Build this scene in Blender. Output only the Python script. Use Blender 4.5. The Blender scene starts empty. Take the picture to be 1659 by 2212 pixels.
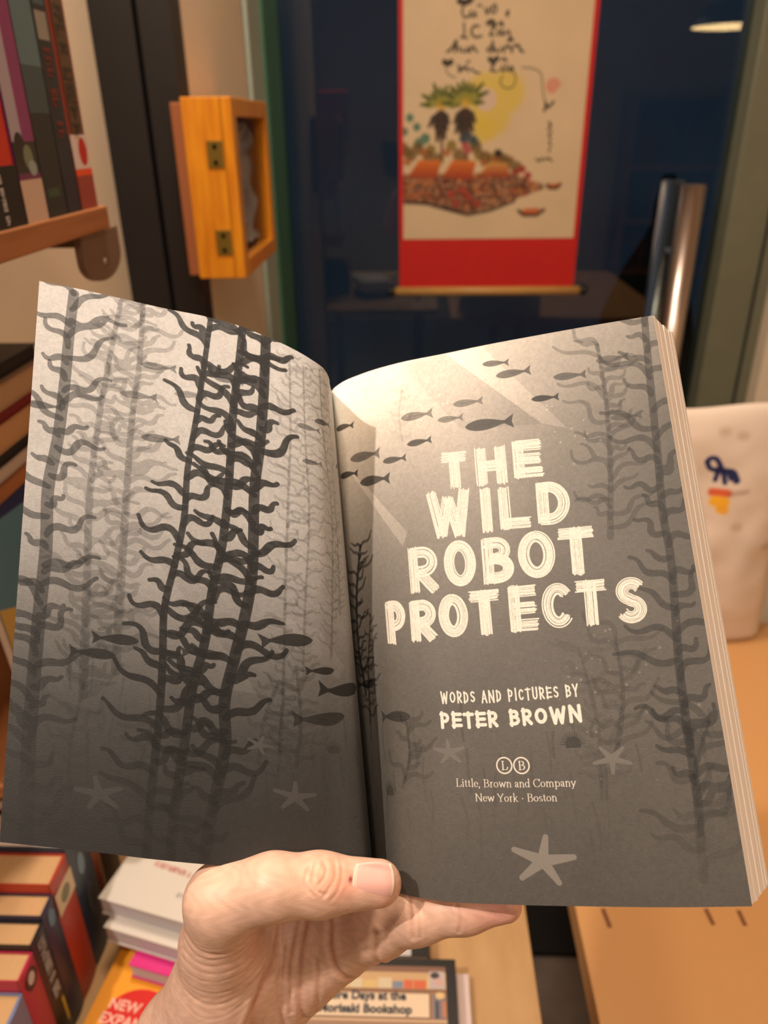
import bpy, bmesh, math, random
import numpy as np
from mathutils import Matrix, Vector, Euler
PI = math.pi
S = bpy.context.scene
COL = S.collection

# ------------------------------------------------------------ camera
cd = bpy.data.cameras.new('camera'); cam = bpy.data.objects.new('camera', cd); COL.objects.link(cam)
cd.sensor_fit = 'HORIZONTAL'; cd.sensor_width = 36.0; cd.lens = 36.0*1665/1659; cd.clip_start = .01
CAM_R = (Matrix.Rotation(math.radians(2.2), 3, 'Z') @ Matrix.Rotation(math.radians(90-26.5), 3, 'X') @ Matrix.Rotation(math.radians(-.8), 3, 'Z'))
cam.matrix_world = Matrix.Translation((0, 0, 1.5)) @ CAM_R.to_4x4()
cd.dof.use_dof = True; cd.dof.focus_distance = .272; cd.dof.aperture_fstop = 15
S.camera = cam
# ------------------------------------------------------------ world: blue night outside the glass door
W = bpy.data.worlds.new('night'); S.world = W; W.use_nodes = True
W.node_tree.nodes['Background'].inputs[0].default_value = (.52, .68, .92, 1)
W.node_tree.nodes['Background'].inputs[1].default_value = .27
# ------------------------------------------------------------ room lights
def lamp(name, kind, loc, power, color, size=.1, aim=None, spot=None):
    l = bpy.data.lights.new(name, kind); l.energy = power; l.color = color
    if kind == 'AREA': l.shape = 'DISK'; l.size = size
    else: l.shadow_soft_size = size
    if spot: l.spot_size = math.radians(spot); l.spot_blend = .4
    o = bpy.data.objects.new(name, l); COL.objects.link(o); o.location = loc
    if aim: o.rotation_euler = (Vector(aim)-Vector(loc)).to_track_quat('-Z', 'Y').to_euler()
    return o
WARM = (1, .81, .62)
lamp('ceiling_downlight_key', 'SPOT', (-.68, -.20, 2.40), 56, (1, .86, .73), .024, (0, .4, 1.25), 120)
lamp('ceiling_spot_behind', 'SPOT', (-.17, -.19, 2.5), 17, (1, .82, .65), .04, (.1, .5, 1.0), 110)
lamp('ceiling_light_middle', 'AREA', (.6, -.9, 2.55), 11, WARM, .5, (.3, .4, .8))
lamp('added_front_fill', 'AREA', (-.17, .78, 2.55), 15, WARM, .3, (.1, 1.1, 0))  # added lamp without a fixture, placed to light the floor between the tables
S.view_settings.view_transform = 'Standard'; S.view_settings.look = 'None'
S.view_settings.exposure = 0.12; S.view_settings.gamma = 1.0; S.view_settings.use_curve_mapping = False

# ------------------------------------------------------------ helpers
def lin(c): return tuple((x/12.92 if x <= .04045 else ((x+.055)/1.055)**2.4) for x in c)
def rgb(r, g, b): return lin((r/255, g/255, b/255))
MATS = {}
def mat(name, color=(.5, .5, .5), rough=.6, var=.0, scale=20, bump=0., bscale=80, metal=0., spec=.5, stretch=(1, 1, 1), color2=None, attr=None, coat=0, emit=None, estr=0, trans=0, sss=0):
    if name in MATS: return MATS[name]
    m = bpy.data.materials.new(name); m.use_nodes = True; MATS[name] = m
    nt = m.node_tree; N = nt.nodes; L = nt.links; b = N['Principled BSDF']
    b.inputs['Roughness'].default_value = rough; b.inputs['Metallic'].default_value = metal
    b.inputs['Specular IOR Level'].default_value = spec; b.inputs['Coat Weight'].default_value = coat
    tc = N.new('ShaderNodeTexCoord'); mp = N.new('ShaderNodeMapping'); mp.inputs['Scale'].default_value = stretch
    L.new(tc.outputs['Object'], mp.inputs[0])
    if attr:
        a = N.new('ShaderNodeAttribute'); a.attribute_name = attr; csock = a.outputs['Color']
    else:
        r = N.new('ShaderNodeRGB'); r.outputs[0].default_value = (*color, 1); csock = r.outputs[0]
    if var or color2:
        n = N.new('ShaderNodeTexNoise'); n.inputs['Scale'].default_value = scale; n.inputs['Detail'].default_value = 5
        L.new(mp.outputs[0], n.inputs[0])
        mx = N.new('ShaderNodeMix'); mx.data_type = 'RGBA'; mx.blend_type = 'MIX' if color2 else 'MULTIPLY'
        rp = N.new('ShaderNodeValToRGB'); rp.color_ramp.elements[0].position = .35; rp.color_ramp.elements[1].position = .68
        L.new(n.outputs[0], rp.inputs[0])
        if color2:
            mx.inputs[7].default_value = (*color2, 1); L.new(rp.outputs[0], mx.inputs[0]); L.new(csock, mx.inputs[6])
        else:
            rp.color_ramp.elements[0].color = (1-var, 1-var, 1-var, 1)
            mx.inputs[0].default_value = 1; L.new(csock, mx.inputs[6]); L.new(rp.outputs[0], mx.inputs[7])
        csock = mx.outputs[2]
    L.new(csock, b.inputs['Base Color'])
    if bump:
        n2 = N.new('ShaderNodeTexNoise'); n2.inputs['Scale'].default_value = bscale; n2.inputs['Detail'].default_value = 4
        L.new(mp.outputs[0], n2.inputs[0])
        bp = N.new('ShaderNodeBump'); bp.inputs['Strength'].default_value = bump; bp.inputs['Distance'].default_value = .002
        L.new(n2.outputs[0], bp.inputs['Height']); L.new(bp.outputs[0], b.inputs['Normal'])
    if emit:
        b.inputs['Emission Color'].default_value = (*emit, 1); b.inputs['Emission Strength'].default_value = estr
    if sss:
        b.inputs['Subsurface Weight'].default_value = sss; b.inputs['Subsurface Radius'].default_value = (1, .35, .2); b.inputs['Subsurface Scale'].default_value = .004
    return m

def link(name, me, m=None, parent=None, mw=None):
    if isinstance(me, bmesh.types.BMesh):
        bm = me; me = bpy.data.meshes.new(name); bm.to_mesh(me); bm.free()
    o = bpy.data.objects.new(name, me); COL.objects.link(o)
    if m is not None:
        for k in (m if isinstance(m, (list, tuple)) else [m]): me.materials.append(k)
    if parent is not None: o.parent = parent
    if mw is not None: o.matrix_world = mw
    return o
def tag(o, label=None, cat=None, group=None, kind=None):
    if label: o['label'] = label
    if cat: o['category'] = cat
    if group: o['group'] = group
    if kind: o['kind'] = kind
    return o
def struct(o): o['kind'] = 'structure'; return o
def empty(name, loc=(0, 0, 0), rz=0, label=None, cat=None, group=None, rot=None):
    o = bpy.data.objects.new(name, None); COL.objects.link(o); o.location = loc
    o.rotation_euler = rot if rot else (0, 0, rz); o.empty_display_size = .02
    return tag(o, label, cat, group)
def add_box(bm, x0, x1, y0, y1, z0, z1, bev=0, seg=2):
    v = [bm.verts.new(p) for p in ((x0,y0,z0),(x1,y0,z0),(x1,y1,z0),(x0,y1,z0),(x0,y0,z1),(x1,y0,z1),(x1,y1,z1),(x0,y1,z1))]
    f = [bm.faces.new([v[i] for i in q]) for q in ((0,3,2,1),(4,5,6,7),(0,1,5,4),(1,2,6,5),(2,3,7,6),(3,0,4,7))]
    if bev:
        es = list({e for a in f for e in a.edges})
        bmesh.ops.bevel(bm, geom=es, offset=bev, segments=seg, affect='EDGES', profile=.5)
    return bm
def box(x0, x1, y0, y1, z0, z1, bev=0, seg=2):
    return add_box(bmesh.new(), min(x0,x1), max(x0,x1), min(y0,y1), max(y0,y1), min(z0,z1), max(z0,z1), bev, seg)
def prism(pts, z0, z1, axis='z', bev=0):
    """extrude a 2D outline; axis = extrusion axis, pts in the two other axes"""
    bm = bmesh.new()
    def V3(p, h): return {'z': (p[0], p[1], h), 'y': (p[0], h, p[1]), 'x': (h, p[0], p[1])}[axis]
    a = [bm.verts.new(V3(p, z0)) for p in pts]; b = [bm.verts.new(V3(p, z1)) for p in pts]; n = len(pts)
    bm.faces.new(a); bm.faces.new(b[::-1])
    for i in range(n): bm.faces.new((a[i], b[i], b[(i+1) % n], a[(i+1) % n]))
    bmesh.ops.recalc_face_normals(bm, faces=bm.faces)
    if bev: bmesh.ops.bevel(bm, geom=list(bm.edges), offset=bev, segments=2, affect='EDGES', profile=.5)
    return bm
def tube(pts, rad, seg=12, caps=True, bm=None):
    bm = bm or bmesh.new(); P = [Vector(p) for p in pts]; rings = []
    R = rad if hasattr(rad, '__len__') else [rad]*len(P)
    ref = None
    for i, p in enumerate(P):
        d = (P[min(i+1, len(P)-1)]-P[max(i-1, 0)]).normalized()
        if ref is None: ref = Vector((0, 0, 1)) if abs(d.z) < .9 else Vector((1, 0, 0))
        a = d.cross(ref).normalized(); b = d.cross(a); ref = -b if False else ref
        rings.append([bm.verts.new(p+R[i]*(a*math.cos(2*PI*k/seg)+b*math.sin(2*PI*k/seg))) for k in range(seg)])
    for i in range(len(rings)-1):
        for k in range(seg): bm.faces.new((rings[i][k], rings[i][(k+1) % seg], rings[i+1][(k+1) % seg], rings[i+1][k]))
    if caps: bm.faces.new(rings[0][::-1]); bm.faces.new(rings[-1])
    bmesh.ops.recalc_face_normals(bm, faces=bm.faces)
    return bm
def lathe(prof, seg=32, bm=None, c=(0, 0, 0)):
    bm = bm or bmesh.new(); rings = []
    for r, z in prof: rings.append([bm.verts.new((c[0]+r*math.cos(2*PI*k/seg), c[1]+r*math.sin(2*PI*k/seg), c[2]+z)) for k in range(seg)])
    for i in range(len(rings)-1):
        for k in range(seg): bm.faces.new((rings[i][k], rings[i][(k+1) % seg], rings[i+1][(k+1) % seg], rings[i+1][k]))
    bmesh.ops.recalc_face_normals(bm, faces=bm.faces)
    return bm
def smooth(o, on=True):
    o.data.polygons.foreach_set('use_smooth', [on]*len(o.data.polygons)); return o
def patches(name, items, parent, th=.0003, plane='z', rough=.6):
    """flat print: (kind, geometry..., colour) pieces in one thin mesh with their own colours"""
    bm = bmesh.new(); cl = bm.loops.layers.color.new('print'); h = 0
    for it in items:
        k, col = it[0], it[-1]; h += th*.12
        if k == 'r': x0, y0, x1, y1 = it[1:5]; pts = [(x0,y0),(x1,y0),(x1,y1),(x0,y1)]
        elif k == 'o':
            cx, cy, rx, ry = it[1:5]; pts = [(cx+rx*math.cos(2*PI*i/28), cy+ry*math.sin(2*PI*i/28)) for i in range(28)]
        else: pts = it[1]
        conv = {'z': lambda p, q: (p[0], p[1], q), 'y': lambda p, q: (p[0], -q, p[1]), 'x': lambda p, q: (q, p[0], p[1])}[plane]
        vs = [bm.verts.new(conv(p, th+h)) for p in pts]; vb = [bm.verts.new(conv(p, 0)) for p in pts]; n = len(pts)
        fs = [bm.faces.new(vs)]+[bm.faces.new((vb[i], vb[(i+1) % n], vs[(i+1) % n], vs[i])) for i in range(n)]
        for f in fs:
            for lp in f.loops: lp[cl] = (*[c for c in (x/255 for x in col)], 1)
    bmesh.ops.recalc_face_normals(bm, faces=bm.faces)
    return link(name, bm, mat('printed_ink_%g' % rough, attr='print', rough=rough), parent)
def text(name, s, size, m, parent, loc, rot=(0, 0, 0), bold=.0, align='CENTER', sx=1, shear=0):
    cu = bpy.data.curves.new(name, 'FONT'); cu.body = s; cu.size = size; cu.align_x = align; cu.align_y = 'CENTER'
    cu.offset = bold; cu.extrude = .00015; cu.shear = shear; cu.resolution_u = 3
    t = bpy.data.objects.new(name, cu); COL.objects.link(t)
    me = bpy.data.meshes.new_from_object(t.evaluated_get(bpy.context.evaluated_depsgraph_get()))
    bpy.data.objects.remove(t); bpy.data.curves.remove(cu)
    me.materials.clear(); o = link(name, me, m, parent); o.location = loc; o.rotation_euler = rot; o.scale = (sx, 1, 1)
    return o

# ------------------------------------------------------------ 2D drawing on numpy arrays (row 0 = bottom)
def seg_mask(M, p0, p1, r0, r1, soft=1.0):
    H, Wd = M.shape; r = max(r0, r1)+soft
    x0, x1 = int(max(0, min(p0[0], p1[0])-r)), int(min(Wd, max(p0[0], p1[0])+r+2))
    y0, y1 = int(max(0, min(p0[1], p1[1])-r)), int(min(H, max(p0[1], p1[1])+r+2))
    if x1 <= x0 or y1 <= y0: return
    X = np.arange(x0, x1)[None, :]-p0[0]; Y = np.arange(y0, y1)[:, None]-p0[1]
    dx, dy = p1[0]-p0[0], p1[1]-p0[1]; L = dx*dx+dy*dy+1e-9
    t = np.clip((X*dx+Y*dy)/L, 0, 1)
    d = np.hypot(X-t*dx, Y-t*dy); c = np.clip((r0+(r1-r0)*t-d)/soft+.5, 0, 1)
    s = M[y0:y1, x0:x1]; np.maximum(s, c, out=s)
def stroke(M, pts, r, soft=1.0):
    n = len(pts)
    for i in range(n-1):
        ra, rb = (r[i], r[i+1]) if hasattr(r, '__len__') else (r, r)
        seg_mask(M, pts[i], pts[i+1], ra, rb, soft)
def curve_pts(pts, n=24):
    P = np.array(pts, float)
    if len(P) < 3: return P
    t = np.r_[0, np.cumsum(np.hypot(*np.diff(P, axis=0).T)+1e-9)]; q = np.linspace(0, t[-1], n)
    m = np.gradient(P, t, axis=0); out = []
    for a in q:
        i = min(np.searchsorted(t, a, 'right')-1, len(t)-2); h = t[i+1]-t[i]; s = (a-t[i])/h
        out.append((2*s**3-3*s*s+1)*P[i]+(s**3-2*s*s+s)*h*m[i]+(-2*s**3+3*s*s)*P[i+1]+(s**3-s*s)*h*m[i+1])
    return np.array(out)
def poly_mask(M, pts, soft=1.0):
    """convex or star-shaped outline, even-odd with a soft edge"""
    H, Wd = M.shape; P = np.array(pts, float)
    x0, x1 = int(max(0, P[:,0].min()-2)), int(min(Wd, P[:,0].max()+3)); y0, y1 = int(max(0, P[:,1].min()-2)), int(min(H, P[:,1].max()+3))
    if x1 <= x0 or y1 <= y0: return
    X, Y = np.meshgrid(np.arange(x0, x1), np.arange(y0, y1)); ins = np.zeros(X.shape, bool); D = np.full(X.shape, 1e9)
    for i in range(len(P)):
        a, b = P[i], P[(i+1) % len(P)]
        c = ((a[1] > Y) != (b[1] > Y)) & (X < (b[0]-a[0])*(Y-a[1])/(b[1]-a[1]+1e-12)+a[0]); ins ^= c
        dx, dy = b-a; t = np.clip(((X-a[0])*dx+(Y-a[1])*dy)/(dx*dx+dy*dy+1e-9), 0, 1); D = np.minimum(D, np.hypot(X-a[0]-t*dx, Y-a[1]-t*dy))
    c = np.clip(np.where(ins, D, -D)/soft+.5, 0, 1); s = M[y0:y1, x0:x1]; np.maximum(s, c, out=s)
def fish_mask(M, cx, cy, ln, face, ang, fat=.26):
    """plain fish silhouette; face -1 = looks left"""
    n = 14; top = []; bot = []
    for i in range(n+1):
        t = i/n; w = fat*.5*math.sin(PI*min(1, t**.8*.97+.0))**.8*(1-.15*t) if t < 1 else .03
        w = max(w, .035 if t > .5 else 0); top.append((-.5+t*.82, w)); bot.append((-.5+t*.82, -w))
    out = top+[(.5, .15), (.46, 0), (.5, -.15)]+bot[::-1]
    c, s = math.cos(ang), math.sin(ang)
    poly_mask(M, [(cx+ln*((x*-face)*c-y*s), cy+ln*((x*-face)*s+y*c)) for x, y in out])
def noise2(h, w, cell, rng, octv=3):
    out = np.zeros((h, w)); amp = 1
    for k in range(octv):
        c = max(1.0, cell/2**k); gh, gw = int(h/c)+3, int(w/c)+3; g = rng.random((gh, gw))
        y = np.arange(h)/c; x = np.arange(w)/c; yi = y.astype(int); xi = x.astype(int); fy = (y-yi)[:, None]; fx = (x-xi)[None, :]
        fy = fy*fy*(3-2*fy); fx = fx*fx*(3-2*fx)
        out += amp*((g[yi][:, xi]*(1-fy)+g[yi+1][:, xi]*fy)*(1-fx)+(g[yi][:, xi+1]*(1-fy)+g[yi+1][:, xi+1]*fy)*fx); amp *= .5
    return out/out.max()
def to_image(name, A):
    h, w = A.shape[:2]
    if A.ndim == 2: A = np.repeat(A[..., None], 3, 2)
    px = np.ones((h, w, 4), np.float32); px[..., :3] = np.clip(A, 0, 1)
    im = bpy.data.images.new(name, w, h); im.pixels.foreach_set(px.ravel()); im.update(); im.pack(); return im
def image_mat(name, im, rough=.55, bump=.0, bscale=900, spec=.5):
    m = bpy.data.materials.new(name); m.use_nodes = True; N = m.node_tree.nodes; L = m.node_tree.links; b = N['Principled BSDF']
    t = N.new('ShaderNodeTexImage'); t.image = im; t.extension = 'EXTEND'; L.new(t.outputs[0], b.inputs['Base Color'])
    b.inputs['Roughness'].default_value = rough; b.inputs['Specular IOR Level'].default_value = spec
    if bump:
        tc = N.new('ShaderNodeTexCoord'); n = N.new('ShaderNodeTexNoise'); n.inputs['Scale'].default_value = bscale; n.inputs['Detail'].default_value = 4; n.inputs['Roughness'].default_value = .6
        L.new(tc.outputs['Object'], n.inputs[0]); bp = N.new('ShaderNodeBump'); bp.inputs['Strength'].default_value = bump; bp.inputs['Distance'].default_value = .0004
        L.new(n.outputs[0], bp.inputs['Height']); L.new(bp.outputs[0], b.inputs['Normal'])
    return m

# ------------------------------------------------------------ materials
plaster = mat('warm_plaster', rgb(226, 208, 184), .75, var=.06, scale=6, bump=.12, bscale=120)
black_paint = mat('black_painted_metal', rgb(26, 24, 26), .45, var=.2, scale=9)
pine = mat('pine_shelf_wood', rgb(166, 106, 62), .5, color2=rgb(140, 86, 48), scale=9, stretch=(3, .6, 9))
ply = mat('plywood_tabletop', rgb(192, 154, 106), .55, color2=rgb(162, 122, 78), scale=5, stretch=(4, 1, 4), bump=.05)
tan = mat('tan_laminate', rgb(204, 152, 98), .42, var=.06, scale=3, bump=.03)
floor_m = mat('grey_floor_tile', rgb(128, 116, 110), .35, var=.25, scale=14)
gold_wood = mat('amber_varnished_wood', rgb(226, 150, 30), .38, color2=rgb(200, 118, 20), scale=14, stretch=(8, 8, .7), coat=.3)
steel = mat('brushed_steel', (.60, .50, .46), .30, metal=1, bump=.04, bscale=300, stretch=(1, 1, .05))
green_paint = mat('green_painted_frame', rgb(62, 112, 88), .5, var=.1)
pale_metal = mat('pale_green_aluminium', rgb(172, 184, 170), .4, var=.05)
dark_gap = mat('dark_rubber_seal', rgb(30, 34, 36), .7)
greygreen = mat('grey_green_frame_paint', rgb(112, 112, 92), .45, var=.08)
paper = mat('book_paper', rgb(238, 228, 214), .8, var=.03, scale=60)
page_edge = mat('page_edges', rgb(242, 230, 222), .85, var=.04, scale=40, stretch=(1, 1, 60))
black_cloth = mat('black_cloth', rgb(13, 13, 14), .9, bump=.3, bscale=60)

# ------------------------------------------------------------ room shell
struct(link('floor', box(-2.6, 2.5, -2.6, 2.2, -.05, 0), floor_m))
struct(link('ceiling', box(-2.6, 2.5, -2.6, 2.2, 2.6, 2.66), plaster))
struct(link('wall_back', box(-2.6, 2.5, -2.66, -2.6, 0, 2.6), plaster))
struct(link('wall_right', box(2.4, 2.5, -2.6, 2.2, 0, 2.6), plaster))
struct(link('wall_left', box(-2.6, -2.5, -2.6, .24, 0, 2.6), plaster))
struct(link('wall_left_return', box(-2.5, -.53, .24, .30, 0, 2.6), plaster))
struct(link('wall_left_shelf', box(-.53, -.43, .24, 1.2, 0, 2.6, .002), plaster))
struct(link('wall_left_front', box(-.53, -.325, 1.26, 1.735, 0, 2.6), plaster))
struct(link('wall_front', box(.905, 2.5, 1.98, 2.2, 0, 2.6), plaster))
# black upright between the two left walls
post = struct(link('trim_1', box(-.53, -.372, 1.2, 1.262, 0, 2.6, .002), black_paint))
link('side_channel', box(-.368, -.322, 1.206, 1.262, 0, 2.6, .002), black_paint, post)
link('recess', box(-.373, -.367, 1.222, 1.262, 0, 2.6), dark_gap, post)
t2 = struct(link('trim_2', box(-.40, -.319, 1.752, 1.90, 0, 2.6, .002), pale_metal))
link('seal', box(-.40, -.327, 1.735, 1.753, 0, 2.6), dark_gap, t2)
t3 = struct(link('trim_3', box(-.40, -.313, 1.90, 2.14, 0, 2.6, .002), green_paint))
# glass door with its frame
glass = bpy.data.materials.new('door_glass'); glass.use_nodes = True
nt = glass.node_tree; nt.nodes.clear(); o_ = nt.nodes.new('ShaderNodeOutputMaterial'); tr = nt.nodes.new('ShaderNodeBsdfTransparent'); tr.inputs[0].default_value = (.80, .86, .86, 1)
gl = nt.nodes.new('ShaderNodeBsdfGlossy'); gl.inputs[0].default_value = (1, 1, 1, 1); gl.inputs['Roughness'].default_value = .012
fr = nt.nodes.new('ShaderNodeFresnel'); fr.inputs[0].default_value = 1.5; mx = nt.nodes.new('ShaderNodeMixShader')
nt.links.new(fr.outputs[0], mx.inputs[0]); nt.links.new(tr.outputs[0], mx.inputs[1]); nt.links.new(gl.outputs[0], mx.inputs[2]); nt.links.new(mx.outputs[0], o_.inputs[0])
door = bpy.data.objects.new('door_1', None); COL.objects.link(door); door.location = (.25, 2.1, 0); struct(door)
def dchild(n, bm, m):
    o = link(n, bm, m, door); o.location = (-.25, -2.1, 0); return o
dchild('glass_pane', box(-.314, .775, 2.096, 2.104, .09, 2.52), glass)
dchild('bottom_rail', box(-.314, .775, 2.08, 2.12, .005, .09, .002), greygreen)
dchild('top_rail', box(-.314, .775, 2.08, 2.12, 2.52, 2.6, .002), greygreen)
dchild('door_frame', box(.775, .905, 2.03, 2.14, 0, 2.6, .004), greygreen)
dchild('frame_groove', box(.868, .874, 2.026, 2.03, 0, 2.6), dark_gap)
# ground outside
struct(link('ground', box(-5, 6, 2.2, 9, -.1, -.04), mat('dark_pavement', rgb(34, 38, 44), .8, var=.3)))
fac = link('street_facade', box(-5, 6, 4.6, 4.8, -.04, 6), mat('night_facade', rgb(96, 110, 128), .9, var=.25, scale=1.5)); struct(fac)

# ------------------------------------------------------------ pull handles through the glass
def pull(name, y, label):
    h = empty(name, (.675, 2.1, .6), label=label, cat='door handle', group='steel pull handles on the glass door')
    s = smooth(link('bar', tube([(0, y-2.1, -.25), (0, y-2.1, .766)], .030, 28), steel, h)); s.data.polygons.foreach_set('use_smooth', [len(p.vertices) == 4 for p in s.data.polygons])
    cap = link('end_cap', lathe([(.0, .769), (.027, .769), (.030, .766), (.030, .762)], 28, c=(0, y-2.1, 0)), steel, h)
    for z in (-.1, .6): smooth(link('standoff', tube([(0, y-2.1, z), (0, .0 + (-.004 if y < 2.1 else .004), z)], .011, 16), steel, h))
    return h
pull('door_pull_handle', 2.02, 'thick steel tube door handle on the near side of the glass')
pull('door_pull_handle', 2.18, 'second steel tube door handle on the far side of the glass')
# black bag hanging from the outer handle
def cloth_bag():
    root = empty('black_cloth_bag', (.72, 2.36, .5), label='black cloth bag hanging outside behind the steel door handles', cat='bag')
    bm = bmesh.new(); n = 22; rows = []
    prof = [(.74, .035, .0), (.70, .055, .0), (.62, .095, -.005), (.50, .13, -.01), (.38, .155, -.01), (.25, .17, -.005), (.12, .17, 0), (.03, .15, 0), (.0, .10, 0)]
    for z, w, dx in prof:
        ring = []
        for k in range(n):
            a = 2*PI*k/n; f = 1+.06*math.sin(5*a+z*9)
            ring.append(bm.verts.new((dx+w*math.cos(a)*f, .045*math.sin(a)*f*(w/.17)**.5, z)))
        rows.append(ring)
    for i in range(len(rows)-1):
        for k in range(n): bm.faces.new((rows[i][k], rows[i][(k+1) % n], rows[i+1][(k+1) % n], rows[i+1][k]))
    bm.faces.new(rows[0]); bm.faces.new(rows[-1][::-1]); bmesh.ops.recalc_face_normals(bm, faces=bm.faces)
    smooth(link('bag_body', bm, black_cloth, root))
    smooth(link('strap', tube([(-.03, 0, .72), (-.04, -.04, .80), (-.045, -.10, .875), (-.045, -.18, .880), (-.02, -.08, .84), (.03, 0, .72)], .006, 8), black_cloth, root))
cloth_bag()

# ------------------------------------------------------------ hanging scroll
def scroll():
    root = empty('hanging_scroll', (.198, 2.085, 1.10), label='red-bordered paper scroll with painted village hanging on the glass door', cat='wall scroll')
    red = mat('red_scroll_cloth', rgb(206, 26, 22), .6, bump=.08, bscale=400, var=.05)
    w0, w1 = -.229, .226
    bm = bmesh.new(); add_box(bm, w0, w1, -.001, .001, .02, .93)
    link('cloth_backing', bm, red, root)
    # painting: drawn as an image, s,t in the frame of the print
    wd, ht = 620, 1090; rng = np.random.default_rng(4)
    X0, X1, Z0, Z1 = -.0205, .412, 1.243, 2.005      # world extent of the print
    A = np.ones((ht, wd, 3))*np.array([.90, .80, .66]); A *= (1-.05*noise2(ht, wd, 120, rng))[..., None]
    def q(p): return ((p[0]-X0)/(X1-X0)*wd, (p[1]-Z0)/(Z1-Z0)*ht)
    def ink(mask, col, a=1.): A[:] = A*(1-a*mask[..., None])+np.array(col)*a*mask[..., None]
    def blobs(px, col, r, a=.85, soft=6):
        M = np.zeros((ht, wd)); [seg_mask(M, q(p), (q(p)[0]+.1, q(p)[1]), r, r, soft) for p in px]; ink(M, col, a)
    pal = dict(G=(.30, .36, .10), O=(.86, .46, .16), R=(.72, .22, .12), B=(.33, .17, .09), T=(.26, .44, .36), Y=(.87, .76, .28), K=(.13, .10, .08))
    blobs([(0.1757, 1.5664), (0.1887, 1.5224), (0.219, 1.5706)], pal['Y'], 66, .7, 26)
    blobs([(0.1761, 1.5567), (0.1735, 1.4928)], pal['Y'], 40, .7, 20)
    blobs([(0.1761, 1.5567)], (.86, .76, .72), 36, .9, 6)
    for c, n, r in (((0.0689, 1.5455), 8, 66), ((0.127, 1.5506), 9, 80)):
        cx, cy = q(c)
        for k in range(n*2):
            a = PI*2*k/(n*2)+.1*math.sin(k*7); rr = r*(.75+.35*rng.random()); dn = math.sin(a) < -.35
            M = np.zeros((ht, wd)); pts = [(cx+rr*t*math.cos(a)*(.62 if dn else 1), cy+rr*t*math.sin(a)*(1.15 if dn else .95)-(.25*rr*t*t if dn else 0)-(rr*.22 if dn else 0)) for t in (.15, .6, 1)]
            stroke(M, pts, (4, 11, 4), 5); ink(M, (.17, .12, .10) if dn else (.56, .55, .20), .85)
            if not dn: M = np.zeros((ht, wd)); seg_mask(M, pts[1], pts[2], 6, 3, 5); ink(M, (.20, .25, .09), .8)
        M = np.zeros((ht, wd)); seg_mask(M, (cx, cy), (cx+1, cy), 14, 14, 12); ink(M, (.80, .62, .15), .8)
        M = np.zeros((ht, wd)); stroke(M, [(cx, cy-20), (cx+8, cy-170)], 5, 3); ink(M, pal['B'], .7)
    blobs([(-0.0049, 1.5199), (0.0119, 1.4998), (-0.0183, 1.4901)], pal['T'], 13, .8)
    blobs([(0.0177, 1.4644), (0.0322, 1.4744), (0.1353, 1.4732), (0.1525, 1.4628)], pal['T'], 17, .8)
    blobs([(0.1302, 1.458), (0.1362, 1.4478)], (.72, .28, .30), 14, .8)
    blobs([(0.0461, 1.4488), (0.0965, 1.4584), (0.1648, 1.4372), (0.2098, 1.4367), (0.2273, 1.4262), (-0.0104, 1.4443), (0.1934, 1.4266)], (.50, .42, .16), 18, .8)
    blobs([(-0.0217, 1.4527), (-0.0013, 1.4391), (0.0144, 1.4523), (0.0406, 1.4355), (0.0634, 1.4281), (0.114, 1.4378), (0.1256, 1.4273), (0.1562, 1.4547), (0.1796, 1.4319), (0.2183, 1.4263), (0.239, 1.4188), (0.2566, 1.4083)], (.42, .30, .13), 20, .75, 9)
    blobs([(-0.0104, 1.4237), (0.0292, 1.4439), (0.0857, 1.4432), (0.1768, 1.4195), (0.2047, 1.4264)], (.66, .36, .16), 13, .8, 8)
    blobs([(0.135, 1.4812), (0.1488, 1.471), (0.1241, 1.4733)], (.22, .24, .30), 14, .8, 7)
    blobs([(0.2572, 1.3978), (0.2716, 1.4039), (0.2862, 1.3892)], (.62, .16, .14), 12, .85, 7)
    blobs([(0.2108, 1.4397)], pal['K'], 12, .9)
    for px, col in (([(-0.0046, 1.3944), (0.018, 1.4275), (0.0713, 1.4269), (0.064, 1.3937)], pal['O']), ([(0.0755, 1.3914), (0.1008, 1.4266), (0.1574, 1.4239), (0.1474, 1.3886)], pal['O']), ([(0.161, 1.3905), (0.1937, 1.4214), (0.2333, 1.4189), (0.2406, 1.3918)], (.82, .60, .28))):
        M = np.zeros((ht, wd)); poly_mask(M, [q(p) for p in px], 6); ink(M, col, .95)
    V0 = np.zeros((ht, wd)); poly_mask(V0, [q(p) for p in [(-0.0241, 1.3946), (0.2403, 1.3959), (0.2811, 1.3808), (0.324, 1.3698), (0.3294, 1.3592), (0.2668, 1.3385), (0.199, 1.3132), (0.1298, 1.3008), (0.0712, 1.3188), (-0.0242, 1.3328)]], 8); ink(V0, (.42, .24, .16), .75)
    ys, xs = np.nonzero(V0 > .5)
    for k in range(520):
        n_ = rng.integers(len(ys)); x0, y0 = int(xs[n_])-25, int(ys[n_])-25; col = [pal['R'], pal['B'], pal['O'], (.74, .50, .36), (.40, .13, .09), (.30, .22, .12), (.88, .66, .46), (.20, .13, .10)][rng.integers(8)]
        M = np.zeros((50, 50)); v_ = rng.random() < .35; seg_mask(M, (25, 25), (25+(0 if v_ else rng.uniform(-14, 14)), 25+(rng.uniform(6, 14) if v_ else rng.uniform(-3, 3))), rng.uniform(1.5, 6), 2, 3)
        xa, ya = max(0, x0), max(0, y0); xb, yb = min(wd, x0+50), min(ht, y0+50); m_ = M[ya-y0:yb-y0, xa-x0:xb-x0, None]; A[ya:yb, xa:xb] = A[ya:yb, xa:xb]*(1-.7*m_)+np.array(col)*.7*m_
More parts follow.
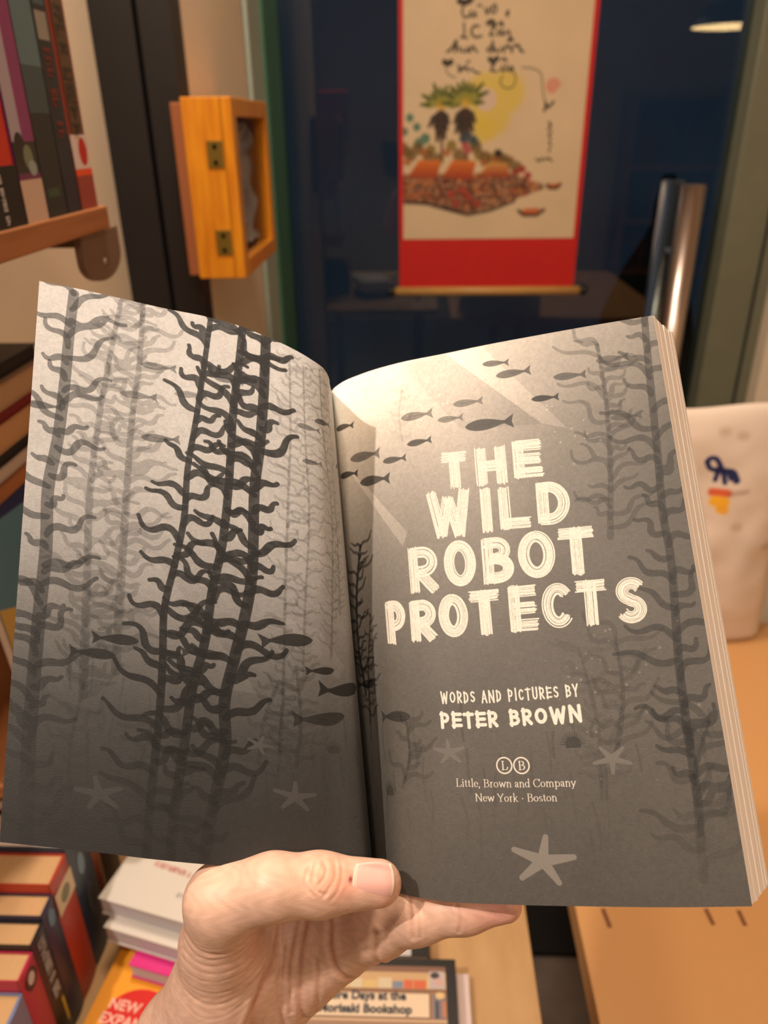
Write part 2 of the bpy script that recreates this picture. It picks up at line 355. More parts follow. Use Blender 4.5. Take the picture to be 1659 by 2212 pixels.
    for px, col in (([(-0.0104, 1.3882), (0.0169, 1.4234), (0.0714, 1.4228), (0.0619, 1.3853)], pal['O']), ([(0.0756, 1.3851), (0.1031, 1.4224), (0.1576, 1.4197), (0.1477, 1.3823)], pal['O']), ([(0.1612, 1.3863), (0.1962, 1.4172), (0.2347, 1.4147), (0.242, 1.3875)], (.84, .60, .30))):
        M = np.zeros((ht, wd)); poly_mask(M, [q(p) for p in px], 8); g_ = np.clip((np.arange(ht)[:, None]-M.nonzero()[0].min())/(M.nonzero()[0].max()-M.nonzero()[0].min()+1), 0, 1); A[:] = A*(1-.92*M[..., None])+(np.array(col)*g_[..., None]+np.array((.62, .22, .10))*(1-g_[..., None]))*.92*M[..., None]
    M = np.zeros((ht, wd)); stroke(M, [q(p) for p in [(-0.0219, 1.3306), (0.0362, 1.3278), (0.0829, 1.3144), (0.1415, 1.2996), (0.1992, 1.31), (0.2557, 1.3311)]], 5, 5); ink(M, pal['K'], .7)
    blobs([(0.128, 1.357), (0.14, 1.343), (0.1116, 1.3271), (0.1637, 1.3266), (0.0994, 1.3488)], (.70, .20, .14), 13, .7)
    for c, w, hh in (((0.3003, 1.3036), 44, 11), ((0.3517, 1.3643), 22, 7)):
        cx, cy = q(c); M = np.zeros((ht, wd)); stroke(M, [(cx-w, cy+hh*.6), (cx-w*.6, cy-hh*.7), (cx+w*.5, cy-hh*.7), (cx+w, cy+hh*.8)], 6, 4); ink(M, (.22, .12, .07), .85)
        M = np.zeros((ht, wd)); stroke(M, [(cx-w*.5, cy+hh*.4), (cx+w*.5, cy+hh*.6)], hh*.8, 5); ink(M, (.78, .34, .14), .8)
    # brush calligraphy above the village and the small column at the right
    def cal(pts, r=3, a=.85): M = np.zeros((ht, wd)); stroke(M, curve_pts([q(p) for p in pts], 16), r, 2.5); ink(M, (.12, .10, .07), a)
    for pts, r in [([(0.1065, 1.7543), (0.1149, 1.7516), (0.1274, 1.7531), (0.1335, 1.7574)], 9), ([(0.1181, 1.7489), (0.1134, 1.7339), (0.1201, 1.7222), (0.1284, 1.7239)], 3), ([(0.1343, 1.7344), (0.1304, 1.7274), (0.1379, 1.7237), (0.1428, 1.7325), (0.1453, 1.7236)], 3), ([(0.1486, 1.7448), (0.1527, 1.7465), (0.157, 1.7429)], 2.5), ([(0.1655, 1.7393), (0.1702, 1.7285), (0.1759, 1.7409)], 3), ([(0.1804, 1.7355), (0.1861, 1.746), (0.1905, 1.7424), (0.1889, 1.7318), (0.1806, 1.7301)], 3), ([(0.1183, 1.7115), (0.1171, 1.6862), (0.1129, 1.6844), (0.1278, 1.6824)], 3), ([(0.1523, 1.7056), (0.1397, 1.704), (0.1359, 1.6932), (0.1447, 1.6839), (0.1595, 1.6855)], 3.5), ([(0.1732, 1.7106), (0.1814, 1.7141), (0.188, 1.7086)], 7), ([(0.1799, 1.7033), (0.1903, 1.705), (0.1785, 1.6871), (0.1891, 1.6869)], 3), ([(0.1986, 1.7084), (0.2047, 1.7119), (0.2072, 1.7047)], 4), ([(0.1991, 1.6976), (0.1953, 1.6904), (0.204, 1.6867), (0.2055, 1.6975), (0.2103, 1.6866), (0.2204, 1.6955), (0.2251, 1.6863), (0.2238, 1.6736)], 3), ([(0.2143, 1.7278), (0.2181, 1.7331), (0.2166, 1.7242)], 4), ([(0.0817, 1.6555), (0.088, 1.6591), (0.1025, 1.6773), (0.0988, 1.6553)], 4), ([(0.1007, 1.6626), (0.1071, 1.6644), (0.1095, 1.6551)], 3), ([(0.1157, 1.6624), (0.1181, 1.655), (0.1266, 1.6567), (0.1285, 1.6641), (0.1309, 1.6548)], 3), ([(0.1352, 1.6547), (0.1391, 1.6657), (0.1502, 1.6545)], 3.5), ([(0.1817, 1.6651), (0.1735, 1.6579), (0.1823, 1.654), (0.1854, 1.676), (0.1887, 1.6539)], 3), ([(0.1926, 1.6613), (0.1972, 1.6538), (0.2035, 1.6556), (0.2074, 1.6629)], 3), ([(0.2122, 1.6536), (0.2179, 1.6646), (0.2288, 1.6607), (0.2314, 1.6533)], 4), ([(0.235, 1.6643), (0.2455, 1.666), (0.2503, 1.6567), (0.257, 1.6529)], 4), ([(0.2215, 1.6755), (0.2255, 1.6809), (0.2322, 1.6753)], 4), ([(0.0757, 1.6352), (0.0823, 1.6313), (0.0908, 1.635)], 9), ([(0.0782, 1.622), (0.0871, 1.6087), (0.1025, 1.6028)], 1.5), ([(0.1082, 1.6291), (0.1108, 1.614), (0.1169, 1.6252)], 3), ([(0.1193, 1.6177), (0.1256, 1.6251), (0.1324, 1.6156)], 3.5), ([(0.1274, 1.6326), (0.1338, 1.6362)], 3), ([(0.1386, 1.6212), (0.1476, 1.6135), (0.1584, 1.6115)], 3), ([(0.1809, 1.6392), (0.1896, 1.6354), (0.1979, 1.6408)], 8), ([(0.1857, 1.628), (0.1921, 1.6297), (0.1841, 1.6167), (0.1993, 1.6146)], 3), ([(0.2088, 1.637), (0.215, 1.6406), (0.2197, 1.6349)], 3.5), ([(0.2116, 1.6257), (0.2078, 1.6164), (0.2186, 1.6162), (0.2201, 1.6275)], 3), ([(0.2249, 1.618), (0.2332, 1.6235), (0.2357, 1.6179), (0.2273, 1.6142)], 3), ([(0.2334, 1.6198), (0.2434, 1.5989), (0.2379, 1.5819), (0.2185, 1.5802), (0.2069, 1.5937), (0.2128, 1.605)], 1.6), ([(0.257, 1.6213), (0.2807, 1.6191), (0.3008, 1.6094), (0.3071, 1.5838), (0.3108, 1.5646), (0.3189, 1.5451)], 1.5), ([(0.3165, 1.5481), (0.3238, 1.5382), (0.3359, 1.5497)], 4), ([(0.319, 1.5441), (0.3157, 1.5305)], 4), ([(0.3286, 1.5067), (0.3337, 1.4988), (0.3277, 1.4909)], 3.5), ([(0.3369, 1.4868), (0.3309, 1.4788), (0.336, 1.4707)], 3), ([(0.3321, 1.4647), (0.3372, 1.4566)], 3), ([(0.3355, 1.4505), (0.3339, 1.4424)], 2.5), ([(0.3038, 1.4263), (0.3131, 1.4221), (0.3194, 1.4282)], 3), ([(0.3242, 1.424), (0.3328, 1.4281), (0.3423, 1.4218)], 3)]: cal(pts, r)
    rc = q((0.3311, 1.5815)); M = np.zeros((ht, wd))
    for k in range(40):
        a = k*.33; r = 24*(1-k/44); seg_mask(M, (rc[0]+r*math.cos(a), rc[1]+r*math.sin(a)), (rc[0]+r*math.cos(a+.33), rc[1]+r*math.sin(a+.33)), 3.2, 3.2, 3)
    ink(M, (.86, .42, .34), .75)
    m = image_mat('village_print', to_image('village_print', A), .6)
    me = bpy.data.meshes.new('painted_print'); ox, oz = .198, 1.10
    x0, x1, z0, z1 = X0-ox, X1-ox, Z0-oz, Z1-oz; y = -.0016
    me.from_pydata([(x0,y,z0),(x1,y,z0),(x1,y,z1),(x0,y,z1),(x0,-.001,z0),(x1,-.001,z0),(x1,-.001,z1),(x0,-.001,z1)], [], [(0,1,2,3),(4,7,6,5),(0,4,5,1),(1,5,6,2),(2,6,7,3),(3,7,4,0)])
    uv = me.uv_layers.new(name='uv'); us = [(0,0),(1,0),(1,1),(0,1)]*2
    for lp in me.loops: uv.data[lp.index].uv = us[lp.vertex_index % 4] if lp.vertex_index < 4 else us[lp.vertex_index-4]
    link('painted_print', me, m, root)
    rodm = mat('pale_turned_wood', rgb(206, 158, 92), .45, var=.1)
    for z in (.012, .935):
        smooth(link('rod', tube([(-.240, 0, z), (.242, 0, z)], .0115, 16), rodm, root))
        for s in (-1, 1): smooth(link('rod_knob', tube([(.001+s*.241, 0, z), (.001+s*.247, 0, z), (.001+s*.258, 0, z), (.001+s*.262, 0, z)], (.008, .0125, .0125, .008), 14), black_paint, root))
    smooth(link('hanging_cord', tube([(-.15, 0, .94), (0, 0, 1.06), (.15, 0, .94)], .0015, 6), black_cloth, root))
scroll()

# ------------------------------------------------------------ amber wooden box on the left wall
film = glass.copy(); film.name = 'clear_film'; film.node_tree.nodes.remove([n_ for n_ in film.node_tree.nodes if n_.type == 'FRESNEL'][0]); [setattr(n_.inputs[0], 'default_value', .10) for n_ in film.node_tree.nodes if n_.type == 'MIX_SHADER']; [setattr(n_.inputs[0], 'default_value', (.95, .95, .95, 1)) for n_ in film.node_tree.nodes if n_.type == 'BSDF_TRANSPARENT']
def wood_box():
    root = empty('wooden_wall_box', (-.3095, 1.155, 1.305), label='amber wooden box with a glazed front mounted on the left wall', cat='wall box')
    D, Wd, Hh, t = .056, .288, .235, .013
    def b(n, *a, m=gold_wood, bev=.0015): return link(n, box(*a, bev), m, root)
    b('shadow_strip_block', -.0155, .001, .004, Wd-.01, .004, Hh-.006, m=mat('red_brown_shadow_tone', rgb(150, 88, 50), .6))  # fills the gap to the wall; its red-brown paints the box's shadow band
    b('side_panel', 0, D, 0, t, 0, Hh); b('side_panel', 0, D, Wd-t, Wd, 0, Hh)
    b('top_panel', 0, D, t, Wd-t, Hh-t, Hh); b('bottom_panel', 0, D, t, Wd-t, 0, t)
    b('back_panel', 0, .004, t, Wd-t, t, Hh-t, m=mat('grey_backing', rgb(150, 146, 148), .6, color2=rgb(96, 92, 98), scale=12))
    f = b('front_frame', D-.004, D+.012, 0, .030, 0, Hh); link('frame_rail', box(D-.004, D+.012, .030, Wd-.03, Hh-.024, Hh, .0015), gold_wood, root); link('frame_rail', box(D-.004, D+.012, .030, Wd-.03, 0, .024, .0015), gold_wood, root)
    b('front_frame', D-.004, D+.012, Wd-.03, Wd, 0, Hh)
    link('glass_pane', box(D+.001, D+.003, .030, Wd-.03, .024, Hh-.024), film, root)
    link('crumpled_sheet', (lambda bm: bm)(crumple(.03, Wd-.04, .03, Hh-.03)), mat('grey_plastic_film', rgb(200, 196, 196), .35, color2=rgb(140, 136, 140), scale=10), root)
    for z in (.05, .165):
        h = link('hinge', box(.030, .052, -.0015, .0002, z-.017, z+.017, .0005), mat('aged_brass', rgb(120, 98, 34), .5, metal=.4), root)
        for dz in (-.010, .010): smooth(link('screw', lathe([(0, -.0), (.003, 0), (.003, .001)], 10), black_paint, h)).matrix_local = Matrix.Translation((.041, -.0015, z+dz)) @ Matrix.Rotation(PI/2, 4, 'X')
    return root
D_ = .056
def crumple(y0, y1, z0, z1):
    bm = bmesh.new(); rng = random.Random(3); n = 12; g = [[bm.verts.new((D_-.022+.016*rng.random(), y0+(y1-y0)*i/n, z0+(z1-z0)*j/n)) for j in range(n+1)] for i in range(n+1)]
    for i in range(n):
        for j in range(n): bm.faces.new((g[i][j], g[i+1][j], g[i+1][j+1], g[i][j+1]))
    return bm
wood_box()

# ------------------------------------------------------------ upper left shelf
sh = empty('wall_shelf', (-.43, .34, 1.424), label='pine wall shelf carrying upright books at upper left', cat='shelf')
link('shelf_board', box(0, .165, 0, .372, 0, .0185, .0012), pine, sh)
def bracket():
    pts = [(.315, -.001), (.402, -.001), (.402, -.022)]
    pts += [(.3585+.0435*math.cos(a), -.022-.020*math.sin(a)) for a in np.linspace(.15, PI-.15, 14)] + [(.315, -.022)]
    b = link('bracket', prism(pts, .153, .160, 'x', .0006), mat('brown_grey_bracket', rgb(118, 94, 78), .45), sh)
    link('bracket_arm', box(0, .153, .350, .366, -.014, -.001, .001), MATS['brown_grey_bracket'], sh)
    smooth(link('screw', tube([(.159, .3585, -.026), (.1615, .3585, -.026)], .003, 10), steel, b))
bracket()
def make_book(name, w, d, h, cover, label=None, group=None, cat='book', loc=(0, 0, 0), rz=0, rot=None, pap=None, round_spine=True):
    """upright book: spine faces +X local; w thickness (y), d depth (x), h height (z); root at the bottom of the spine side"""
    r = empty(name, loc, rz, label, cat, group, rot); c = cover
    link('page_block', box(-d+.003, -.0015, .0012, w-.0012, .002, h-.002), pap or page_edge, r)
    bm = bmesh.new(); t = .0011
    add_box(bm, -d, -.001, 0, t, 0, h); add_box(bm, -d, -.001, w-t, w, 0, h); link('cover', bm, c, r)
    n = 6; pts = [(0-.0015, 0)]+[(.0012*math.sin(PI*k/n) if round_spine else .0, w*k/n) for k in range(n+1)]+[(-.0015, w)]
    link('spine', prism(pts, 0, h, 'z'), c, r)
    return r
def marks(book, L, h, col, y, z, plane='x', seed=1, n=None, horiz=False):
    '''a line of unreadable print: small strokes along the spine (or across a cover)'''
    r_ = random.Random(seed); t = 0; it = []
    while t < L:
        w = r_.uniform(.35, .8)*h; k = r_.random()
        if k < .82:
            a, b_ = t-L/2, t-L/2+w*.75
            for q0, q1, lo_, hi_ in ((a, a+.16*h, -.5, .5), (a+.1*h, b_, r_.choice([.34, -.06, -.5]), None), (b_-.1*h, b_, r_.choice([-.5, -.5, 0]), r_.choice([.5, .1]))):
                hi_ = lo_+.15 if hi_ is None else hi_
                it.append(('r', q0, lo_*h, q1, hi_*h, col) if horiz else ('r', y+lo_*h, z-q1, y+hi_*h, z-q0, col))
        t += w
    o = patches('print_marks', it, book, .00012, plane, .5); return o
def cov(name, r, g, b, rough=.4): return mat(name, rgb(r, g, b), rough, var=.08, scale=30)
SH = 1.4425
G1 = 'upright paperbacks on the pine wall shelf'
def spine_print(book, items, x=.0012): 
    p = patches('spine_print', items, book, .0002, 'x', .45); p.location = (x, 0, 0); return p
def spine_text(book, s, size, col, y, z, up=False, bold=0):
    return text('spine_lettering', s, size, mat('ink_%d_%d_%d' % col, rgb(*col), .5), book, (.0017, y, z), Euler((PI/2, 0, PI/2)).to_matrix().to_4x4().__matmul__(Matrix.Rotation(-PI/2, 4, 'Z')).to_euler(), bold)
b = make_book('upright_book', .034, .13, .172, cov('brick_red_cover', 150, 62, 50), 'brick red paperback at the right end of the pine shelf with white and orange label', G1, loc=(-.270, .666, SH))
spine_print(b, [('r', .006, .052, .028, .156, (96, 70, 52)), ('r', .0, .030, .034, .046, (84, 58, 44)), ('r', 0, .0, .034, .0285, (156, 66, 54)), ('r', 0, .0255, .034, .0305, (240, 84, 34)), ('r', 0, .0305, .034, .0435+.012, (226, 206, 204)), ('o', .021, .043, .0085, .0105, (196, 36, 28))])
marks(b, .095, .015, (54, 50, 38), .017, .108, seed=2).location = (.0015, 0, 0)
b = make_book('upright_book', .0255, .13, .178, cov('blue_black_cover', 40, 44, 52), 'blue-black paperback with pale emblem near the spine top, left of the brick red one', G1, loc=(-.270, .6375, SH))
spine_print(b, [('r', 0, 0, .0255, .178, (40, 44, 52)), ('r', .004, .140, .022, .172, (70, 92, 100)), ('o', .013, .156, .006, .009, (150, 158, 160)), ('r', .003, .118, .022, .136, (150, 142, 132)), ('r', 0, 0, .0255, .028, (38, 40, 54))])
marks(b, .06, .012, (122, 42, 34), .013, .083, seed=3).location = (.0015, 0, 0)
b = make_book('upright_book', .034, .13, .186, cov('slate_cover', 42, 44, 44), 'slate grey paperback with steel blue upper spine', G1, loc=(-.270, .602, SH))
spine_print(b, [('r', 0, 0, .034, .186, (42, 44, 44)), ('r', .0, .10, .034, .186, (92, 118, 126)), ('r', 0, .07, .034, .10, (66, 80, 86)), ('r', .006, .014, .026, .020, (58, 78, 58))])
b = make_book('upright_book', .034, .13, .190, cov('magenta_cover', 134, 58, 106), 'paperback with lilac and magenta spine and a cream label at its foot', G1, loc=(-.270, .5665, SH))
spine_print(b, [('r', 0, .052, .016, .19, (170, 156, 168)), ('r', 0, 0, .034, .052, (52, 50, 44)), ('r', .016, .052, .034, .19, (138, 58, 108)), ('o', .01, .048, .008, .010, (46, 40, 34)), ('o', .02, .042, .007, .008, (120, 126, 104)), ('r', 0, .0, .034, .028, (206, 176, 156)), ('r', 0, .028, .034, .032, (112, 50, 88)), ('o', .024, .035, .006, .005, (150, 160, 156))])
b = make_book('upright_book', .045, .13, .200, cov('vermilion_cover', 204, 48, 22), 'thick vermilion paperback with black foot band at the left picture edge', G1, loc=(-.270, .5195, SH))
spine_print(b, [('r', 0, 0, .045, .038, (26, 26, 26))]); marks(b, .03, .0045, (200, 190, 186), .018, .018, seed=4).location = (.0016, 0, 0)
b = make_book('upright_book', .040, .13, .195, cov('dark_teal_cover', 40, 70, 76), 'dark teal paperback beyond the left picture edge', G1, loc=(-.270, .478, SH))

# ------------------------------------------------------------ lower left: rack with lying books and a picture book
rk = empty('lower_wall_shelf', (-.43, .34, 1.236), label='lower pine wall shelf half hidden behind the open book', cat='shelf')
link('shelf_board', box(0, .105, 0, .36, 0, .012, .001), pine, rk)
link('shelf_support', box(0, .02, .02, .05, -.06, -.0005, .001), pine, rk)
link('shelf_support', box(0, .02, .35, .38, -.06, -.0005, .001), pine, rk)
def lying(name, cx, cy, z, w, d, h, rz, cover, label, group=None, edges=None):
    """book lying flat, spine toward local -Y"""
    r = empty(name, (cx, cy, z), rz, label, 'book', group); t = min(.0012, h*.15)
    bm = bmesh.new(); add_box(bm, -w/2, w/2, -d/2, d/2, 0, t, .0003, 1); add_box(bm, -w/2, w/2, -d/2, d/2, h-t, h, .0003, 1)
    link('cover', bm, cover, r); link('page_block', box(-w/2+.001, w/2-.0015, -d/2+.0015, d/2-.002, t, h-t), edges or page_edge, r)
    return r
GL = 'books lying in the stack on the lower left shelf'
z = 1.2485
for nm, h, cc, lb, w in (('lying_book', .010, (200, 182, 172), 'pale thin book at the bottom of the lower left shelf stack', .10), ('lying_book', .010, (28, 24, 26), 'thin black book second from the bottom of the lower left stack', .098),
                      ('lying_book', .021, (196, 150, 108), 'thick book with orange tan page edges in the lower left stack', .10), ('lying_book', .009, (120, 24, 26), 'thin dark red book in the lower left stack', .10),
                      ('lying_book', .019, (188, 152, 118), 'pale brown thick book near the top of the lower left stack', .10), ('lying_book', .012, (24, 20, 20), 'short black book topping the lower left stack', .085)):
    o = lying(nm, -.378, .60, z, w, .15, h, 0, mat('lying_%d_%d' % (cc[0], cc[1]), rgb(*cc), .5, var=.05), lb, GL, mat('lying_%d_%d' % (cc[0], cc[1]))); z += h+.0004
pb = empty('picture_book', (-.318, .50, 1.062), rot=(0, math.radians(-4), 0), label='picture book with blue, yellow and red cover facing out at left edge', cat='book')
link('page_block', box(-.007, -.001, 0, .165, 0, .172), page_edge, pb); link('cover', box(-.001, 0, 0, .167, 0, .174, .0003, 1), cov('blue_picture_cover', 48, 92, 132), pb)
p = patches('cover_print', [('r', 0, .155, .167, .174, (34, 40, 92)), ('p', [(.0, .06), (.167, .10), (.167, .15), (0, .165)], (84, 130, 158)), ('p', [(0, .02), (.0, .10), (.167, .02), (.167, .0)], (196, 164, 92)), ('o', .11, .03, .05, .028, (196, 52, 34)), ('r', 0, 0, .167, .012, (40, 38, 84))], pb, .0002, 'x', .4)
pw = empty('picture_rail', (-.43, .42, 1.045), label='narrow pine ledge below the lower left shelf', cat='shelf')
link('ledge_board', box(0, .128, 0, .30, 0, .012, .001), pine, pw); link('ledge_lip', box(.122, .128, 0, .30, .012, .020, .001), pine, pw)

# ------------------------------------------------------------ tables
tb = empty('display_table', (-.157, .35, 0), label='plywood display table with stacked books at lower left', cat='table')
link('tabletop', box(-.272, .273, -.5, .50, .776, .80, .001), ply, tb)
for x in (-.24, .19):
    for y in (-.45, .45): link('leg', box(x-.02, x+.02, y-.02, y+.02, 0, .776, .002), pine, tb)
tt = empty('reading_table', (.5, .4, 0), label='smooth tan table at lower right beyond the dark gap', cat='table')
link('tabletop', box(-.334, .55, -.5, .62, .765, .80, .002), tan, tt)
for x in (-.05, .50):
    for y in (-.45, .55): link('leg', box(x-.02, x+.02, y-.02, y+.02, 0, .765, .002), tan, tt)
slotm = mat('slot_shadow_brown', rgb(120, 74, 44), .7)
for a, b_ in ([(0.1929, 0.518), (0.1956, 0.4977)], [(0.2949, 0.5203), (0.2966, 0.503)], [(0.3266, 0.5191), (0.3272, 0.5027)]):
    d = Vector((b_[0]-a[0], b_[1]-a[1])); n = Vector((-d.y, d.x)).normalized()*.0022
    link('groove', prism([(a[0]-.5+s*n.x+e*d.x, a[1]-.4+s*n.y+e*d.y) for s, e in ((-1, 0), (1, 0), (1, 1), (-1, 1))], .7995, .8004), slotm, tt)
mt = link('black_floor_sheet', box(.10, .95, 1.0, 1.72, .0005, .012, .003), black_cloth); tag(mt, 'flat black sheet on the grey floor seen between the two tables', 'floor mat')  # thin black sheet covering the far part of the floor

# ------------------------------------------------------------ books on the display table
white_c = mat('white_glossy_cover', rgb(214, 206, 196), .35, var=.03, scale=10)
grey_e = mat('grey_white_edges', rgb(206, 204, 208), .8, var=.08, scale=40, stretch=(1, 1, 50))
def stack_book(z0, h, corner, ang, w, d, cover, label, edges, name='stacked_book', group='books stacked beside the wrist'):
    """corner = near-left corner of the top face"""
    ca, sa = math.cos(ang), math.sin(ang); cx = corner[0]+ca*w/2-sa*d/2; cy = corner[1]+sa*w/2+ca*d/2
    return lying(name, cx, cy, z0, w, d, h, ang, cover, label, group, edges)
stack_book(.8005, .0195, (-.282, .352), math.radians(-8), .15, .13, mat('orange_cover', rgb(238, 158, 40), .4), 'orange and purple book with a round red badge beneath the white books', grey_e)
def last_thing(n): return [o for o in COL.objects if o.parent is None and o.name.startswith(n)][-1]
ob = last_thing('stacked_book')
pr = patches('cover_print', [('r', -.075, -.065, .075, -.042, (58, 34, 100)), ('o', -.032, -.020, .029, .024, (206, 30, 22))], ob, .0003, 'z', .4); pr.location = (0, 0, .0195)
text('badge_lettering', 'NEW AND\nEXPANDED', .0125, mat('ink_230_170_150', rgb(236, 180, 160), .5), ob, (-.031, -.020, .0202), (0, 0, math.radians(-2)), .0003)
stack_book(.8205, .018, (-.249, .425), math.radians(-14), .14, .19, mat('pink_cover', rgb(214, 44, 130), .4), 'pink-covered book between the orange book and the white books', grey_e)
stack_book(.839, .020, (-.2755, .446), math.radians(-15), .14, .20, white_c, 'white book with grey lettering, second from the top of the wrist-side stack', grey_e)
wb = last_thing('stacked_book'); m_ = marks(wb, .05, .0065, (120, 116, 110), 0, 0, 'z', 6, horiz=True); m_.location = (-.020, -.083, .0201)
stack_book(.8595, .0215, (-.281, .4585), math.radians(-15), .14, .20, white_c, 'topmost white book of the stack left of the thumb', grey_e)
wt = last_thing('stacked_book')
m_ = marks(wt, .06, .0055, (200, 128, 118), 0, 0, 'z', 7, horiz=True); m_.location = (-.010, -.055, .0216); m_.rotation_euler.z = -.07
m_ = marks(wt, .03, .005, (168, 158, 150), 0, 0, 'z', 8, horiz=True); m_.location = (.010, -.078, .0216); m_.rotation_euler.z = -.07
# paperback with the bookshop cover
def lying2(name, x0, x1, y0, y1, z, h, cover, label, edges=page_edge, group=None): return lying(name, (x0+x1)/2, (y0+y1)/2, z, x1-x0, y1-y0, h, 0, cover, label, group, edges)
GM = 'books around the bookshop paperback'
lying2('paperback', -.082, .054, .246, .4405, .8005, .012, mat('mauve_white_cover', rgb(206, 188, 186), .5), 'pale mauve book lying directly under the bookshop paperback', grey_e, GM)
md = lying2('paperback', -.094, .0415, .250, .4425, .813, .017, mat('black_cover', rgb(20, 17, 16), .4), 'black-edged bookshop paperback with a cream title panel below the palm', page_edge, GM)
it = [('r', -.062, -.088, .0585, .0885, (164, 122, 92)), ('r', -.062, .046, .0585, .083, (196, 160, 118)), ('r', -.062, .078, .0585, .0885, (128, 92, 74))]
rn = random.Random(5); x = -.060
while x < .052:
    w = rn.uniform(.004, .013); it.append(('r', x, .050, x+w, .050+rn.uniform(.012, .027), rn.choice([(206, 190, 160), (122, 132, 150), (150, 74, 52), (208, 178, 120), (112, 108, 92), (222, 208, 184), (204, 100, 62)]))); x += w+.0008
it += [('r', .044, .050, .0575, .080, (186, 172, 172)), ('o', .049, .073, .004, .005, (60, 54, 58)), ('o', .052, .062, .004, .006, (200, 160, 150)), ('r', -.062, .0455, .0585, .049, (132, 96, 72)), ('r', -.062, .0005, .045, .0435, (128, 96, 74)), ('r', -.062, .0035, .0435, .0415, (224, 200, 172)),
       ('r', .0465, .002, .0575, .042, (120, 112, 120)), ('r', .049, .002, .0515, .03, (58, 58, 70)), ('o', .053, .039, .004, .005, (216, 184, 130)), ('r', .0545, .004, .0575, .03, (186, 120, 90)), ('r', -.062, -.0045, .0585, .0, (196, 164, 132)), ('r', -.062, -.088, .0585, -.0045, (150, 116, 90))]
it = [(k[0],)+((k[1], .0885-(.0885-k[2])*.52, k[3], .0885-(.0885-k[4])*.52) if k[0] == 'r' else (k[1], .0885-(.0885-k[2])*.52, k[3], k[4]*.6))+(k[-1],) for k in it]; it.insert(0, ('r', -.062, -.090, .0585, .0885, (150, 116, 90)))
cp = patches('cover_print', it, md, .0002, 'z', .4); cp.location = (0, 0, .017)
tk = mat('ink_54_56_66', rgb(54, 56, 66), .5)
text('title_lettering', 'More Days at the', .0100, tk, md, (-.0125, .0612, .0183), (0, 0, 0), .00035, sx=1.02)
text('title_lettering', 'Morisaki Bookshop', .0100, tk, md, (-.0110, .0500, .0183), (0, 0, 0), .00035, sx=1.02)
k1 = lying2('paperback', -.105, .0185, .449, .56, .8005, .022, mat('black_cover', rgb(20, 17, 16), .4), 'black book with a white cover panel directly behind the bookshop paperback', page_edge, GM)
patches('cover_print', [('r', -.069, -.055, .045, .05, (196, 190, 190))], k1, .0003, 'z', .4).location = (0, 0, .022)
k2 = make_book('yellow_spined_book', .0065, .10, .03, cov('yellow_cover', 232, 176, 30), 'thin yellow-edged book standing on its side beyond the black book', GM, loc=(.0195, .565, .8005), rz=-PI/2)
k3 = make_book('white_spined_book', .0075, .10, .03, cov('white_cover', 232, 212, 200), 'thin white book beside the yellow-edged one on the display table', GM, loc=(.027, .565, .8005), rz=-PI/2)
# ------------------------------------------------------------ far left: row of leaning books and lying pile
GR = 'upright books at the lower left corner'
XS = -.292
def row(y0, y1, h, cover, label, prints=None, pap=None):
    b = make_book('upright_book', y1-y0, .132, h, cover, label, GR, loc=(XS, y0, .8005), pap=pap)
    if prints: spine_print(b, prints)
    return b
tan_e = mat('tan_page_edges', rgb(206, 164, 116), .85, var=.12, scale=30, stretch=(60, 1, 1))
row(.318, .3495, .118, cov('sky_blue_cover', 110, 126, 168), 'lowest upright book at the corner with blue and grey pictured spine', [('r', 0, 0, .0315, .075, (186, 176, 176)), ('o', .010, .093, .006, .008, (176, 60, 60)), ('o', .02, .075, .008, .012, (90, 108, 160)), ('o', .018, .04, .007, .014, (140, 132, 138)), ('o', .008, .018, .007, .01, (222, 190, 60))], tan_e)
b = row(.350, .3735, .131, cov('crimson_cover', 176, 38, 70), 'upright book with a crimson pink spine and small white emblem', [('o', .012, .116, .008, .010, (30, 24, 28)), ('o', .012, .117, .0045, .006, (206, 196, 196))], tan_e)
b = row(.374, .3945, .137, cov('black_spine_cover', 22, 20, 24), 'black upright book with pale lettering and a yellow line low on its spine', [('r', .013, .02, .016, .05, (196, 170, 50))], tan_e)
marks(b, .07, .009, (170, 164, 158), .010, .095, seed=5).location = (.0015, 0, 0)
b = row(.395, .4155, .142, cov('navy_cover', 36, 34, 62), 'navy upright book between the black one and the red one', [('o', .010, .128, .005, .009, (96, 130, 160))], tan_e)
row(.416, .4465, .152, cov('orange_red_cover', 176, 56, 34), 'thick upright book with orange red spine and cream label panel', [('r', 0, .112, .0305, .137, (214, 200, 168)), ('o', .015, .124, .008, .008, (120, 122, 90))], tan_e)
row(.447, .4835, .158, cov('deep_blue_cover', 30, 50, 74), 'deep blue upright book right of the orange red one', [('o', .016, .12, .006, .012, (110, 140, 160)), ('o', .020, .07, .008, .02, (58, 66, 74))])
row(.484, .4975, .160, cov('rust_cover', 120, 60, 34), 'thin rust brown upright book behind the deep blue one')
row(.498, .53, .150, cov('charcoal_cover', 40, 34, 34), 'charcoal upright book farthest back in the lower left row')

